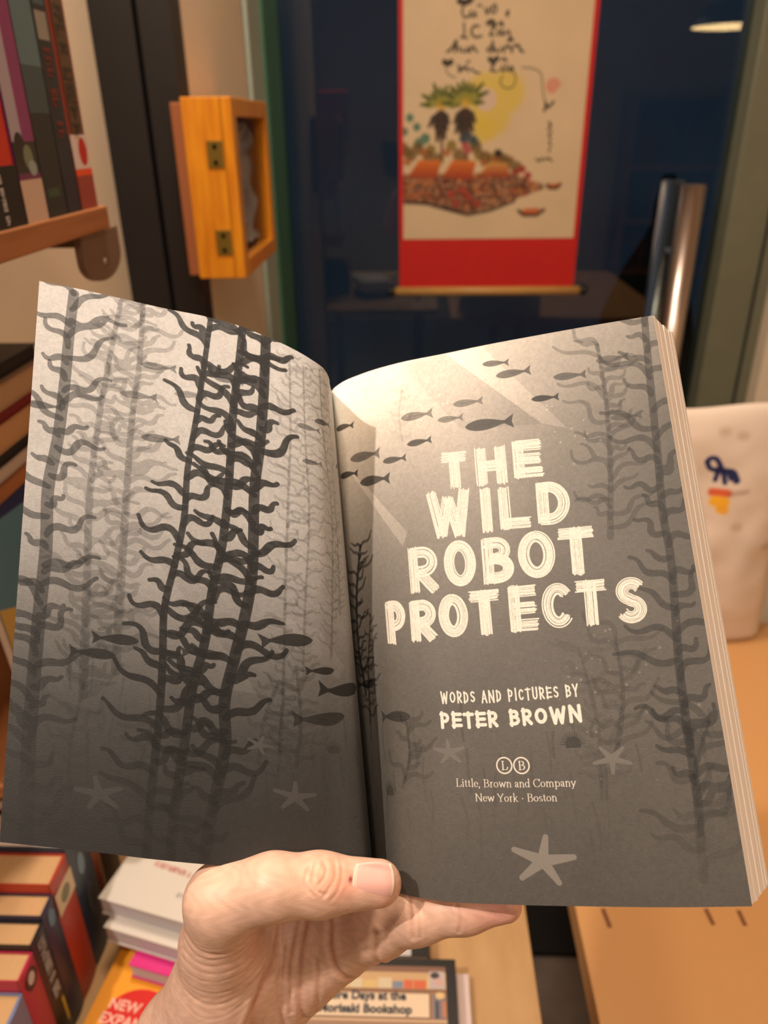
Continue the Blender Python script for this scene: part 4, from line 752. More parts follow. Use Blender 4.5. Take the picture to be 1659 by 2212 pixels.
# old-style lower case, strokes (points, thin?) on an em with x-height .44, cap .68
def serif(M, s, x, y, dx, dy, size, wt=1.0):
    """dx,dy: unit vector along the line; size in texture px per em; returns the width"""
    G = {'L': (.58, [[(.17, 0), (.17, .66)], [(.04, 0), (.5, 0), (.54, .16)], [(.05, .66), (.29, .66)]]), 'i': (.26, [[(.13, 0), (.13, .43)], [(.03, 0), (.23, 0)], [(.04, .40), (.13, .43)], [(.12, .60), (.13, .60)]]),
         't': (.30, [[(.13, .55), (.13, .10), (.17, .02), (.27, .05)], [(.02, .42), (.26, .42)]]), 'l': (.26, [[(.13, 0), (.13, .70)], [(.03, 0), (.23, 0)], [(.04, .67), (.13, .70)]]),
         'e': (.42, [[(.07, .25), (.36, .25)]+arc(.21, .22, .16, .21, 10, 320, 14)]), ',': (.2, [[(.09, .03), (.10, 0), (.05, -.11)]]), ' ': (.24, []),
         'B': (.60, [[(.15, 0), (.15, .66)], [(.04, .66), (.28, .66)]+arc(.3, .51, .17, .15, 90, -90, 8)+[(.15, .36)], [(.28, .36)]+arc(.3, .18, .23, .18, 90, -90, 8)+[(.04, 0)]]),
         'r': (.34, [[(.12, 0), (.12, .43)], [(.03, 0), (.22, 0)], [(.04, .41), (.12, .43)], [(.12, .30), (.20, .42), (.30, .41)]]), 'o': (.48, [arc(.23, .215, .17, .205, 0, 360, 18)]),
         'w': (.68, [[(.07, .43), (.20, .02)], [(.20, .02), (.34, .40)], [(.34, .40), (.47, .02)], [(.47, .02), (.60, .43)], [(.0, .43), (.14, .43)], [(.53, .43), (.67, .43)]]),
         'n': (.50, [[(.11, 0), (.11, .43)], [(.03, 0), (.20, 0)], [(.03, .41), (.11, .43)], [(.11, .30), (.20, .41), (.30, .42), (.38, .32), (.38, 0)], [(.30, 0), (.46, 0)]]),
         'a': (.42, [[(.07, .33), (.12, .41), (.21, .43), (.29, .36), (.29, .06), (.36, .01)], [(.29, .26), (.13, .20), (.07, .10), (.14, .01), (.24, .04), (.29, .10)]]), 'd': (.50, [arc(.22, .21, .16, .20, 30, 330, 16), [(.37, .70), (.37, .02), (.45, .02)], [(.29, .68), (.37, .70)]]),
         'C': (.64, [arc(.35, .33, .28, .335, 35, 325, 20), [(.58, .50), (.58, .64)]]), 'm': (.76, [[(.11, 0), (.11, .43)], [(.03, 0), (.20, 0)], [(.03, .41), (.11, .43)], [(.11, .30), (.20, .41), (.28, .42), (.36, .32), (.36, 0)], [(.29, 0), (.44, 0)], [(.36, .30), (.46, .41), (.55, .42), (.63, .32), (.63, 0)], [(.56, 0), (.71, 0)]]),
         'p': (.50, [[(.12, -.20), (.12, .43)], [(.03, -.20), (.22, -.20)], [(.04, .41), (.12, .43)], arc(.28, .21, .16, .20, 150, -150, 16)]), 'y': (.46, [[(.06, .43), (.22, .03)], [(.40, .43), (.22, .03), (.14, -.16), (.04, -.17)], [(.0, .43), (.14, .43)], [(.33, .43), (.46, .43)]]),
         'N': (.74, [[(.14, 0), (.14, .66)], [(.14, .66), (.60, 0)], [(.60, 0), (.60, .66)], [(.05, 0), (.23, 0)], [(.04, .66), (.16, .66)], [(.51, .66), (.69, .66)]]),
         'Y': (.62, [[(.05, .66), (.31, .30)], [(.55, .66), (.31, .30)], [(.31, .32), (.31, 0)], [(.2, 0), (.42, 0)], [(.0, .66), (.16, .66)], [(.46, .66), (.62, .66)]]), 'k': (.50, [[(.11, 0), (.11, .70)], [(.03, 0), (.20, 0)], [(.03, .68), (.11, .70)], [(.36, .43), (.14, .20)], [(.20, .25), (.40, 0), (.48, 0)], [(.28, .43), (.43, .43)]]),
         's': (.36, [arc(.18, .32, .105, .10, 40, 250, 8)+arc(.18, .11, .12, .10, 70, -140, 8)]), '·': (.28, [[(.13, .24), (.14, .24)]])}
    cx = 0
    for ch in s:
        adv, sts = G[ch]
        for st in sts:
            P = np.array([(x+(cx+p[0])*size*dx-p[1]*size*dy, y+(cx+p[0])*size*dy+p[1]*size*dx) for p in st]); d = np.gradient(P, axis=0) if len(P) > 2 else np.repeat(P[1:]-P[:1], 2, 0)
            ang = np.abs(d@np.array([-dy, dx]))/(np.linalg.norm(d, axis=1)+1e-9); R = (.013+.028*ang)*size*wt
            if ch == '·' or (ch == 'i' and st[0][1] > .5): R = R*0+.05*size
            stroke(M, P, R, 1.0)
        cx += adv
    return cx*size
def title(A):
    r = np.random.default_rng(21); M = np.zeros((TH, TW)); w = 23*TW/840
    for ch, (o, a, b_) in [('T', ((0.393, 0.7222), (0.077, -0.0023), (-0.0004, 0.068))), ('H', ((0.493, 0.7188), (0.08, -0.0038), (0.0011, 0.0709))), ('E', ((0.5926, 0.7229), (0.0799, -0.0036), (0.0024, 0.0688))), ('W', ((0.3456, 0.6277), (0.1219, -0.0005), (-0.0018, 0.0861))), ('I', ((0.4942, 0.6282), (0.0284, -0.0009), (0.0013, 0.0806))), ('L', ((0.5424, 0.6292), (0.0835, -0.0028), (0.002, 0.0767))), ('D', ((0.6416, 0.6289), (0.0832, -0.0024), (0.0034, 0.0764))), ('R', ((0.2776, 0.5226), (0.0894, 0.002), (-0.0035, 0.0841))), ('O', ((0.3828, 0.5319), (0.0854, 0.0006), (-0.0009, 0.0832))), ('B', ((0.4871, 0.5326), (0.0795, -0.0013), (0.0012, 0.0802))), ('O', ((0.5808, 0.5351), (0.0906, -0.0018), (0.0027, 0.0808))), ('T', ((0.6791, 0.5327), (0.0942, -0.0013), (0.0044, 0.0835))), ('P', ((0.1939, 0.4288), (0.065, 0.0018), (-0.0052, 0.0776))), ('R', ((0.2741, 0.4328), (0.0759, 0.0029), (-0.003, 0.0713))), ('O', ((0.3592, 0.4404), (0.0746, 0.0023), (-0.0013, 0.0725))), ('T', ((0.4401, 0.4411), (0.0829, 0.0003), (0.0004, 0.0778))), ('E', ((0.5439, 0.4415), (0.075, -0.0005), (0.0022, 0.0801))), ('C', ((0.6274, 0.4429), (0.0712, -0.0003), (0.0032, 0.0743))), ('T', ((0.7068, 0.4414), (0.079, -0.0001), (0.0045, 0.0769))), ('S', ((0.8045, 0.4413), (0.0706, -0.0006), (0.0057, 0.0731)))]: letter(M, ch, o, a, b_, w*.98, r)
    def line(s, p0, p1, h, wd, gap, sp):
        """hand-lettered capitals fitted between two baseline points"""
        p0 = np.array([p0[0]*TW, p0[1]*TH]); p1 = np.array([p1[0]*TW, p1[1]*TH]); d = p1-p0; L = np.linalg.norm(d); d /= L; n = np.array([-d[1], d[0]])
        cw = {' ': sp, 'I': .35, 'W': 1.35, 'N': 1.05, 'O': 1.05}; tot = sum(cw.get(c, .86)+gap for c in s)-gap; k = L/tot; x = 0
        for c in s:
            cwc = cw.get(c, .86)
            if c != ' ':
                o = p0+d*x*k+n*r.uniform(-1.2, 1.2); a = d*cwc*k; b_ = n*h
                letter(M, c, (o[0]/TW, o[1]/TH), (a[0]/TW, a[1]/TH), (b_[0]/TW, b_[1]/TH), wd, r, False)
            x += cwc+gap
    ku = TW/840
    q = [(0.3461, 0.3223), (0.6918, 0.3235), (0.3419, 0.2809), (0.6937, 0.2833)]
    line('WORDS AND PICTURES BY', q[0], q[1], 24*ku, 3.4*ku, .28, .55); line('PETER BROWN', q[2], q[3], 30*ku, 7.2*ku, .20, .6)
    tone = (.80+.14*noise2(TH, TW, 3, r, 2)); A[:] = A*(1-M)+np.clip(tone, 0, .92)*M
    M = np.zeros((TH, TW)); R = np.zeros((TH, TW))
    for ch, c, c2 in zip('LB', [(0.4957, 0.2168), (0.5375, 0.216)], [(0.5139, 0.2165), (0.5554, 0.2156)]):
        cx, cy = c[0]*TW, c[1]*TH; rr = 15.5*ku; P = [(cx+rr*math.cos(t), cy+rr*math.sin(t)) for t in np.linspace(0, 2*PI, 40)]; stroke(M, P, 1.5*ku, 1)
        serif(M, ch, cx-.29*25*ku, cy-.33*25*ku, 1, 0, 25*ku, 1.25)
    for s, p0, p1, em in (('Little, Brown and Company', *[(0.3704, 0.1827), (0.6622, 0.1802)], 1), ('New York · Boston', *[(0.4164, 0.1593), (0.6146, 0.158)], 1)):
        x0, y0, x1, y1 = p0[0]*TW, p0[1]*TH, p1[0]*TW, p1[1]*TH; L = math.hypot(x1-x0, y1-y0); T = np.zeros((4, 4)); wd = serif(T, s, 0, 0, 1, 0, 1.0)
        serif(M, s, x0, y0, (x1-x0)/L, (y1-y0)/L, L/wd, 1.0)
    A[:] = A*(1-M)+.84*M

def held_root(name, base, label, cat):
    o = bpy.data.objects.new(name, None); COL.objects.link(o); o.matrix_world = HM @ Matrix.Translation(base); tag(o, label, cat); return o
def sheet(name, grid, t, mats, root, base, uvs=True, flip=False):
    """thin curved sheet: printed front, plain back and rim"""
    nu, nv = grid.shape[:2]; du = np.gradient(grid, axis=0); dv = np.gradient(grid, axis=1); n = np.cross(du, dv); n /= np.linalg.norm(n, axis=2)[..., None]+1e-12
    if n[nu//2, nv//2, 2] < 0: n = -n
    V_ = np.concatenate([grid.reshape(-1, 3), (grid-n*t).reshape(-1, 3)])-np.array(base); K = nu*nv; F_ = []; mi = []
    i, j = np.meshgrid(np.arange(nu-1), np.arange(nv-1), indexing='ij'); a = (i*nv+j).ravel()
    q = np.stack([a, a+nv, a+nv+1, a+1], 1); 
    if flip: q = q[:, ::-1]
    F_ = [tuple(x) for x in q.tolist()]+[tuple(x) for x in (q[:, ::-1]+K).tolist()]; mi = [0]*len(q)+[1]*len(q)
    ring = [k*nv for k in range(nu)]+[(nu-1)*nv+k for k in range(1, nv)]+[k*nv+nv-1 for k in range(nu-2, -1, -1)]+[k for k in range(nv-2, 0, -1)]
    nr = len(ring); V_ = np.concatenate([V_, V_[ring], V_[np.array(ring)+K]])
    for x in range(nr):
        y = (x+1) % nr; p_, q_ = 2*K+x, 2*K+y; F_.append((p_, p_+nr, q_+nr, q_) if not flip else (p_, q_, q_+nr, p_+nr)); mi.append(1)
    me = bpy.data.meshes.new(name); me.from_pydata(V_.tolist(), [], F_)
    if uvs:
        uv = me.uv_layers.new(name='uv'); idx = np.empty(len(me.loops), np.int32); me.loops.foreach_get('vertex_index', idx); k = np.where(idx < 2*K, idx % K, np.array(ring)[(idx-2*K) % nr])
        uv.data.foreach_set('uv', np.stack([(k//nv)/(nu-1), (k % nv)/(nv-1)], 1).astype(np.float32).ravel())
    o = link(name, me, mats, root); me.polygons.foreach_set('material_index', mi)
    me.polygons.foreach_set('use_smooth', [m_ == 0 or True if kk < 2*len(q) else False for kk, m_ in enumerate(mi)]); return o
def held_book():
    base = Vector((-.006, -.128, -.014)); root = held_root('open_paperback', base, 'open paperback held up in one hand showing its grey underwater title spread', 'book')
    GL_, GR_ = page_grid(LTOP, LBOT, 90, 40), page_grid(RTOP, RBOT, 90, 40)
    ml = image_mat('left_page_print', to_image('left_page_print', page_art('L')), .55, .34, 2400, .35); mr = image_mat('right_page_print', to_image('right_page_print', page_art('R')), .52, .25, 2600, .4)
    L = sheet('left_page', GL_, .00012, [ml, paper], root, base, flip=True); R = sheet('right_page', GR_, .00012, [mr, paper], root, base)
    tag(L, 'left page printed with dark kelp and small fish'); tag(R, 'right page printed with the title lettering')
    nl = np.cross(np.gradient(GL_, axis=0), np.gradient(GL_, axis=1)); nl /= np.linalg.norm(nl, axis=2)[..., None]; nl *= np.sign(nl[45, 20, 2])
    rng = np.random.default_rng(2)
    # text block behind the right page: signatures whose fore-edges fan outward
    N = 9; u = np.linspace(0, 1, 90)[:, None, None]; off = np.array([.0142, -.0024, -.0185]); fr_ = [0, .05, .14, .24, .36, .50, .62, .76, .89, 1]
    for k in range(N):
        a, b_ = fr_[k], fr_[k+1]; g0 = GR_+off*np.array([0, 0, 1])*a+u**3*off*np.array([1, 1, 0])*a; g0 = g0+np.array([0, 0, -.00022])+(1-u)**8*np.array([.0005, 0, 0])
        j = rng.uniform(-.0002, .0002); g0 = g0+u**6*np.array([j, 0, 0])
        th = off*(b_-a-.004); g1 = g0+th*np.array([0, 0, 1])+u**3*th*np.array([1, 1, 0])
        if k > 0: # uneven head edge
            dyy = rng.uniform(-.0005, .0004); g0 = g0+np.array([0, dyy, 0]); g1 = g1+np.array([0, dyy, 0])
        slab('page_block', g0, g1, page_edge, root, base)
    for k in range(2): sheet('loose_leaf', GL_-nl*.0004*(k+1)+u**6*np.array([.0004*(k+1), 0, 0]), .0001, [paper, paper], root, base, flip=True, uvs=False)
    cv = mat('slate_blue_book_cover', rgb(60, 84, 100), .4)
    sheet('front_cover', GL_-nl*.0013+u**6*np.array([.0006, 0, 0]), .0004, [cv, cv], root, base, flip=True, uvs=False)
    g = GR_+off*np.array([0, 0, 1])*1.0+u**3*off*np.array([1, 1, 0])*.97+np.array([0, 0, -.0006]); sheet('back_cover', g, .0004, [cv, cv], root, base, uvs=False)
    a = (GL_-nl*.0013)[0]; b_ = g[0]; c = np.stack([a+(b_-a)*t+np.array([-.002*math.sin(PI*t), 0, -.002*math.sin(PI*t)]) for t in np.linspace(0, 1, 12)]); sheet('spine', c, .0004, [cv, cv], root, base, uvs=False)
def slab(name, g0, g1, m, root, base):
    nu, nv = g0.shape[:2]; V_ = np.concatenate([g0.reshape(-1, 3), g1.reshape(-1, 3)])-np.array(base); K = nu*nv
    i, j = np.meshgrid(np.arange(nu-1), np.arange(nv-1), indexing='ij'); a = (i*nv+j).ravel(); q = np.stack([a, a+nv, a+nv+1, a+1], 1)
    F_ = [tuple(x) for x in q.tolist()]+[tuple(x) for x in (q[:, ::-1]+K).tolist()]
    ring = [k*nv for k in range(nu)]+[(nu-1)*nv+k for k in range(1, nv)]+[k*nv+nv-1 for k in range(nu-2, -1, -1)]+[k for k in range(nv-2, 0, -1)]
    F_ += [(x, x+K, y+K, y) for x, y in zip(ring, ring[1:]+ring[:1])]
    me = bpy.data.meshes.new(name); me.from_pydata(V_.tolist(), [], F_); return link(name, me, m, root)
held_book()

# ============================================================ the hand
HP = {'tip': (-0.00178, -0.12403, 0.0225), 'ip': (-0.02147, -0.12387, 0.0238), 'prox': (-0.03646, -0.12332, 0.0265), 'mcp': (-0.05426, -0.13133, 0.02), 'mc1': (-0.05808, -0.15258, 0.008), 'mc2': (-0.06025, -0.17405, -0.003), 'wl': (-0.07419, -0.20565, -0.018), 'wr': (-0.0567, -0.20865, -0.025), 'fl': (-0.1035, -0.31993, -0.065), 'fr': (-0.07977, -0.32456, -0.07), 'hy1': (-0.01482, -0.15819, -0.012), 'hy2': (-0.04888, -0.18755, -0.022), 'pc': (-0.06402, -0.2004, -0.025), 'im': (-0.04149, -0.14806, -0.021), 'mm': (-0.02883, -0.14987, -0.021), 'rm': (-0.02049, -0.15321, -0.018), 'th1': (-0.05521, -0.15902, 0.001), 'th2': (-0.0471, -0.15887, -0.011), 'th3': (-0.0506, -0.1781, -0.011), 'i1': (-0.0313, -0.10637, 0.005), 'i2': (-0.02499, -0.09093, 0.0017), 'i3': (-0.02179, -0.08061, -0.0002), 'm1': (-0.01604, -0.13171, -0.036), 'm2': (-0.00179, -0.11674, -0.034), 'm3': (0.01086, -0.10577, -0.019), 'r1': (0.0037, -0.14059, -0.0205), 'r2': (0.02087, -0.12974, -0.0084), 'r3': (0.0317, -0.12576, -0.0045), 'p0': (-0.01211, -0.15536, -0.01), 'p1': (-0.00245, -0.1502, -0.001), 'p2': (0.01145, -0.14134, 0.0095), 'p3': (0.02809, -0.13733, 0.0135), 'p4': (0.0417, -0.13503, 0.0155)}
CAPS3 = [('tip', .0076, 'ip', .0096), ('ip', .0096, 'prox', .0100), ('prox', .0100, 'mcp', .0124), ('mcp', .0122, 'mc1', .0132), ('mc1', .0132, 'mc2', .0175), ('mc2', .0175, 'wl', .021),
 ('wl', .021, 'fl', .027), ('wr', .021, 'fr', .027), ('wl', .021, 'wr', .021), ('hy1', .0150, 'hy2', .0200), ('hy2', .020, 'wr', .021), ('pc', .018, 'im', .0135), ('pc', .018, 'mm', .0125), ('pc', .018, 'rm', .0125),
 ('th1', .0125, 'th2', .0105), ('th1', .0125, 'th3', .0155), ('im', .0115, 'i1', .0086), ('i1', .0086, 'i2', .0077), ('i2', .0077, 'i3', .0066), ('mm', .0115, 'm1', .0088), ('m1', .0088, 'm2', .0079), ('m2', .0079, 'm3', .0068),
 ('rm', .0110, 'r1', .0085), ('r1', .0085, 'r2', .0077), ('r2', .0077, 'r3', .0064), ('hy1', .0140, 'p1', .0108), ('p0', .0125, 'p1', .0108), ('p1', .0108, 'p2', .0092), ('p2', .0092, 'p3', .0074), ('p3', .0074, 'p4', .0056)]
def hand_sdf(P):
    """smooth union of tapered bones; P [...,3]"""
    d = np.full(P.shape[:-1], 1e3)
    for na, ra, nb, rb in CAPS3:
        a, b_ = np.array(HP[na]), np.array(HP[nb]); ab = b_-a; pa = P-a; t = np.clip((pa@ab)/(ab@ab), 0, 1)
        e = np.linalg.norm(pa-t[..., None]*ab, axis=-1)-(ra+(rb-ra)*t)
        k = .0045; h = np.clip(.5+.5*(d-e)/k, 0, 1); d = d*(1-h)+e*h-k*h*(1-h)
    return d
def surface_nets(f, lo, step):
    s = f < 0; nx, ny, nz = f.shape; acc = np.zeros((nx-1, ny-1, nz-1, 3)); cnt = np.zeros((nx-1, ny-1, nz-1)); A = np.arange
    C8 = [(i, j, k) for i in (0, 1) for j in (0, 1) for k in (0, 1)]
    for c in C8:
        for ax in range(3):
            if c[ax]: continue
            c2 = list(c); c2[ax] = 1; sl = lambda q: f[q[0]:nx-1+q[0], q[1]:ny-1+q[1], q[2]:nz-1+q[2]]; a, b_ = sl(c), sl(c2); m = (a < 0) != (b_ < 0)
            t = np.where(m, a/(a-b_+1e-20), 0)
            for x in range(3): acc[..., x] += m*(c[x]+(t if x == ax else 0))
            cnt += m
    on = cnt > 0; idx = -np.ones(on.shape, int); idx[on] = A(on.sum()); g = np.stack(np.nonzero(on), 1); V_ = lo+(g+acc[on]/cnt[on][:, None])*step; F_ = []
    for ax in range(3):
        b1, b2 = [(1, 2), (2, 0), (0, 1)][ax]; sl0 = [slice(1, -1)]*3; sl0[ax] = slice(0, -1); sl1 = list(sl0); sl1[ax] = slice(1, None)
        a, b_ = s[tuple(sl0)], s[tuple(sl1)]; ii = np.stack(np.nonzero(a != b_), 1); off = np.ones(3, int); off[ax] = 0; ii = ii+off; fl = a[a != b_]
        def at(d1, d2): q = ii.copy(); q[:, b1] -= d1; q[:, b2] -= d2; return idx[q[:, 0], q[:, 1], q[:, 2]]
        Q = np.stack([at(1, 1), at(0, 1), at(0, 0), at(1, 0)], 1); Q[~fl] = Q[~fl][:, ::-1]; F_.append(Q)
    return V_, np.concatenate(F_)
def grad(P, h=.0004):
    G = np.stack([hand_sdf(P+np.eye(3)[k]*h)-hand_sdf(P-np.eye(3)[k]*h) for k in range(3)], -1); return G/(np.linalg.norm(G, axis=-1)[..., None]+1e-12)
# skin folds: (depth, width, points in the hand frame)
PALM = [(0.0011, 0.0011, [(-0.02813, -0.14736), (-0.03051, -0.15875), (-0.03085, -0.17184), (-0.02966, -0.18765)]), (0.0013, 0.0011, [(-0.0198, -0.14889), (-0.01929, -0.1579), (-0.01572, -0.16691), (-0.01164, -0.17184)]), (0.0016, 0.0013, [(-0.03782, -0.14991), (-0.04037, -0.16368), (-0.04445, -0.17184), (-0.04649, -0.18017), (-0.04649, -0.1885)]), (0.001, 0.001, [(-0.00314, -0.14685), (-0.00263, -0.15705), (-0.00059, -0.16215)]), (0.0008, 0.001, [(-0.03697, -0.16045), (-0.03799, -0.17575), (-0.03714, -0.1885)]), (0.0007, 0.0009, [(-0.02456, -0.16215), (-0.02371, -0.17405), (-0.02541, -0.18595)]), (0.0007, 0.0008, [(-0.03221, -0.15195), (-0.03476, -0.16555), (-0.03391, -0.18255)]), (0.0006, 0.0009, [(-0.04241, -0.16215), (-0.04377, -0.16895), (-0.04921, -0.18085)]), (0.001, 0.001, [(-0.03891, -0.1399), (-0.04289, -0.14149), (-0.04767, -0.14388), (-0.05244, -0.14547), (-0.0604, -0.14468), (-0.06597, -0.1407)]), (0.0007, 0.0007, [(-0.03812, -0.14197), (-0.04369, -0.14515), (-0.05085, -0.14738), (-0.0604, -0.14786), (-0.06709, -0.1442)]), (0.0006, 0.0007, [(-0.03812, -0.1442), (-0.04289, -0.14834), (-0.05085, -0.15056), (-0.0604, -0.15088), (-0.06788, -0.14786)]), (0.0006, 0.0007, [(-0.03844, -0.14706), (-0.04289, -0.15152), (-0.05006, -0.15375), (-0.0604, -0.15407), (-0.06836, -0.1512)]), (0.0006, 0.0007, [(-0.03891, -0.15025), (-0.04369, -0.15502), (-0.05085, -0.15725), (-0.0604, -0.15757), (-0.06868, -0.15502)]), (0.0006, 0.0007, [(-0.04096, -0.15597), (-0.04531, -0.16032), (-0.05223, -0.16289), (-0.06108, -0.16289), (-0.06945, -0.16032)]), (0.0008, 0.0008, [(-0.04241, -0.16086), (-0.04695, -0.16508), (-0.05343, -0.168), (-0.06235, -0.16768), (-0.06803, -0.16476)]), (0.0005, 0.0006, [(-0.05722, -0.14308), (-0.06199, -0.14197), (-0.06549, -0.13879)]), (0.0005, 0.0007, [(-0.04648, -0.16892), (-0.05383, -0.173), (-0.062, -0.17349), (-0.06771, -0.17055)]), (0.0004, 0.0005, [(-0.02108, -0.1135), (-0.02257, -0.11529), (-0.02286, -0.11767), (-0.02167, -0.12005)]), (0.0004, 0.0005, [(-0.0178, -0.11261), (-0.01601, -0.11499), (-0.01571, -0.11767), (-0.0175, -0.1205), (-0.01929, -0.12273)]), (0.0005, 0.0005, [(-0.02018, -0.11409), (-0.01869, -0.11558), (-0.01929, -0.11767), (-0.02078, -0.11916)]), (0.0004, 0.0005, [(-0.02435, -0.11529), (-0.02525, -0.11767), (-0.02406, -0.12035), (-0.02227, -0.12214)]), (0.0004, 0.0004, [(-0.02346, -0.11827), (-0.02078, -0.12124), (-0.0184, -0.12214)]), (0.0003, 0.0005, [(-0.01482, -0.1138), (-0.01363, -0.11678), (-0.01452, -0.12124), (-0.01705, -0.12422)]), (0.0008, 0.0008, [(0.00858, -0.13312), (0.00921, -0.13832), (0.00983, -0.14414)]), (0.0005, 0.0006, [(0.01109, -0.1336), (0.01204, -0.13832), (0.01235, -0.14351)]), (0.0006, 0.0006, [(0.02447, -0.13281), (0.02557, -0.13674), (0.02526, -0.14115)])]
def hand():
    base = Vector((HP['wr'][0], HP['wr'][1], HP['wr'][2])); root = held_root('hand', base, 'left hand gripping the open paperback from below with the thumb in front', 'hand')
    step = .00105; lo = np.array([-.137, -.338, -.118]); hi = np.array([.062, -.072, .042]); n = ((hi-lo)/step).astype(int)
    ax = [lo[k]+np.arange(n[k])*step for k in range(3)]; f = np.empty(tuple(n), np.float32)
    Y, Zz = np.meshgrid(ax[1], ax[2], indexing='ij')
    for i, x in enumerate(ax[0]): f[i] = hand_sdf(np.stack([np.full_like(Y, x), Y, Zz], -1))
    f[:, :1] = 1; V_, Q = surface_nets(f.astype(float), lo, step)
    me = bpy.data.meshes.new('skin'); me.from_pydata(V_.tolist(), [], Q.tolist()); bm = bmesh.new(); bm.from_mesh(me)
    # refine only what faces the open side, where the folds are
    bmesh.ops.recalc_face_normals(bm, faces=bm.faces)
    es = [e for e in bm.edges if e.verts[0].co.y > -.205 and (e.verts[0].normal.z > .15 or e.link_faces and e.link_faces[0].normal.z > .05) and e.verts[0].co.z > -.04]
    bmesh.ops.subdivide_edges(bm, edges=es, cuts=1, use_grid_fill=True); bmesh.ops.triangulate(bm, faces=[f_ for f_ in bm.faces if len(f_.verts) > 4]); bm.to_mesh(me); bm.free()
    nv = len(me.vertices); P = np.empty(nv*3); me.vertices.foreach_get('co', P); P = P.reshape(-1, 3)
    for _ in range(2): P = P-grad(P)*hand_sdf(P)[:, None]
    N = grad(P); front = np.clip(N[:, 2]*2.2, 0, 1); disp = np.zeros(nv); cr = np.zeros(nv)
    wob = .55+.45*np.sin(P[:, 0]*420+P[:, 1]*260)*np.sin(P[:, 0]*190-P[:, 1]*510+1.3)
    for dp, wd, pts in PALM:
        thenar = wd >= .0006 and pts[0][1] < -.135 and pts[-1][0] < -.055 and len(pts) >= 3 and pts[0][0] < -.035; dp = dp*(.30 if thenar else (.55 if pts[0][1] > -.137 and pts[0][0] < -.012 else .55)); wd = wd*(.75 if thenar else 1)
        C_ = curve_pts(pts, 14); dm = np.full(nv, 1e9)
        for a, b_ in zip(C_[:-1], C_[1:]):
            ab = b_-a; pa = P[:, :2]-a; t = np.clip((pa@ab)/(ab@ab+1e-12), 0, 1); dm = np.minimum(dm, np.hypot(*(pa-t[:, None]*ab).T))
        thumbfold = wd <= .0005 or pts[0][1] > -.126 and pts[0][0] < -.01
        g = np.exp(-(dm/wd)**2)*front*(P[:, 2] > -.03)
        if pts[0][1] < -.155: g = g*1.0
        g = g*(wob if thenar else .8+.2*wob); disp -= dp*g; cr = np.maximum(cr, g*min(1, dp/.0008)); disp += dp*.35*np.exp(-((dm-wd*2.2)/(wd*1.1))**2)*front
    P = P+N*disp[:, None]
    # skin tone per vertex: palm painted darker and redder for its shade, redder at folds, nail bed and tips
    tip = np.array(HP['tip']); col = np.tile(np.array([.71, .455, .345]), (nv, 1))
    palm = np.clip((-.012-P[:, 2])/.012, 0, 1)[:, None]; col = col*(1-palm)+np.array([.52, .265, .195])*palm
    def redden(c, r, tgt, k):
        w = k*np.exp(-(np.linalg.norm(P-np.array(c), axis=1)/r)**2)[:, None]; col[:] = col*(1-w)+np.array(tgt)*w
    redden((-0.01259, -0.11901, 0.032), .0055, (.80, .27, .19), .55); redden((0.00308, -0.12447, 0.03), .006, (.82, .36, .24), .5); redden((-0.01921, -0.11779, 0.033), .008, (.72, .36, .22), .35); redden((-0.0437, -0.14497, 0.01), .012, (.72, .34, .24), .5); redden((0.03912, -0.13258, 0.02), .012, (.72, .30, .26), .6)
    w = (.55*cr)[:, None]; col = col*(1-w)+np.array([.52, .20, .13])*w
    d = np.hypot(P[:, 0]-((-0.01082, -0.1191, 0.0315))[0], (P[:, 1]-((-0.01082, -0.1191, 0.0315))[1])*.8); w = (np.exp(-(d/.00075)**2)*(P[:, 2] > .02))[:, None]; col = col*(1-w)+np.array([.20, .01, .01])*w
    mot = .96+.08*np.sin(P[:, 0]*900+3*np.sin(P[:, 1]*700))*np.sin(P[:, 1]*850+2*np.sin(P[:, 2]*600)); col *= mot[:, None]
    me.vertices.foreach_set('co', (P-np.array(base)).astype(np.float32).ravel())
    ca = me.color_attributes.new('skin_tone_and_shade', 'FLOAT_COLOR', 'POINT'); ca.data.foreach_set('color', np.c_[col, np.ones(nv)].astype(np.float32).ravel())
    sk = mat('skin', (.8, .5, .35), .42, attr='skin_tone_and_shade', bump=.10, bscale=1600, sss=.12, spec=.4)
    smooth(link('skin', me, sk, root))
    # thumb nail: plate lying on the thumb, cut square at the free edge
    c, ex, ey = (-0.00337, -0.12093, 0.0305), 0.0068930930930930934, 0.005769219219219219; nu, nv_ = 26, 20; G = np.zeros((nu+1, nv_+1, 3))
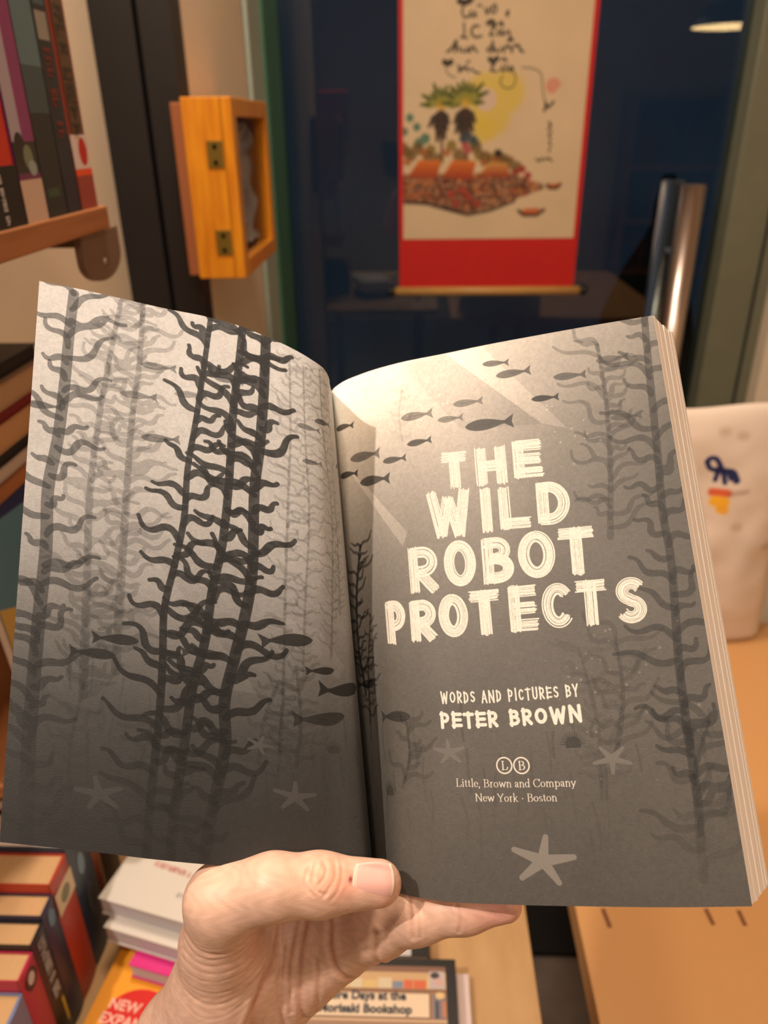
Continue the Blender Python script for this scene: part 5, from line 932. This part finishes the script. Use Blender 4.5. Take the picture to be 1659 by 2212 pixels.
    for i in range(nu+1):
        for j in range(nv_+1):
            a, b_ = -1+2*i/nu, -1+2*j/nv_; sq = .62 if a > 0 else .45; X = a*math.sqrt(1-sq*b_*b_/2); Yv = b_*math.sqrt(1-sq*a*a/2)
            G[i, j] = (c[0]+ex*X+ey*.10*Yv*0, c[1]+ey*Yv+ex*.02*X, .04)
    for _ in range(60): G[..., 2] -= np.clip(hand_sdf(G), -.001, .004)*.8
    e = np.minimum(np.minimum(np.arange(nu+1), nu-np.arange(nu+1))[:, None], np.minimum(np.arange(nv_+1), nv_-np.arange(nv_+1))[None, :]); zc = G[nu//2, nv_//2, 2]
    G[..., 2] = np.maximum(G[..., 2], zc-.0040)*.6+.4*(zc-.0024*np.abs(np.linspace(-1, 1, nv_+1))[None, :]**2.2); G[..., 2] += .00045
    lo_ = G.copy(); lo_[..., 2] -= .0012; nm = mat('nail', rgb(238, 176, 158), .38, attr='nail_tone', sss=.1, spec=.35)
    V2 = np.concatenate([G.reshape(-1, 3), lo_.reshape(-1, 3)])-np.array(base); K = (nu+1)*(nv_+1); F2 = []
    for i in range(nu):
        for j in range(nv_): a = i*(nv_+1)+j; F2.append((a, a+nv_+1, a+nv_+2, a+1))
    ring = [k*(nv_+1) for k in range(nu+1)]+[nu*(nv_+1)+k for k in range(1, nv_+1)]+[k*(nv_+1)+nv_ for k in range(nu-1, -1, -1)]+[k for k in range(nv_-1, 0, -1)]
    F2 += [(x, x+K, y+K, y) for x, y in zip(ring, ring[1:]+ring[:1])]
    m2 = bpy.data.meshes.new('thumb_nail'); m2.from_pydata(V2.tolist(), [], F2); t = np.tile(np.linspace(-1, 1, nu+1)[:, None], (1, nv_+1)).ravel(); t = np.r_[t, t]
    cc = np.where(t[:, None] > .90, np.array([.80, .60, .48]), np.where(t[:, None] < -.82, np.array([.76, .50, .42]), np.array([.72, .40, .345]))); ca = m2.color_attributes.new('nail_tone', 'FLOAT_COLOR', 'POINT'); ca.data.foreach_set('color', np.c_[cc, np.ones(len(cc))].astype(np.float32).ravel())
    smooth(link('thumb_nail', m2, nm, root))
hand()
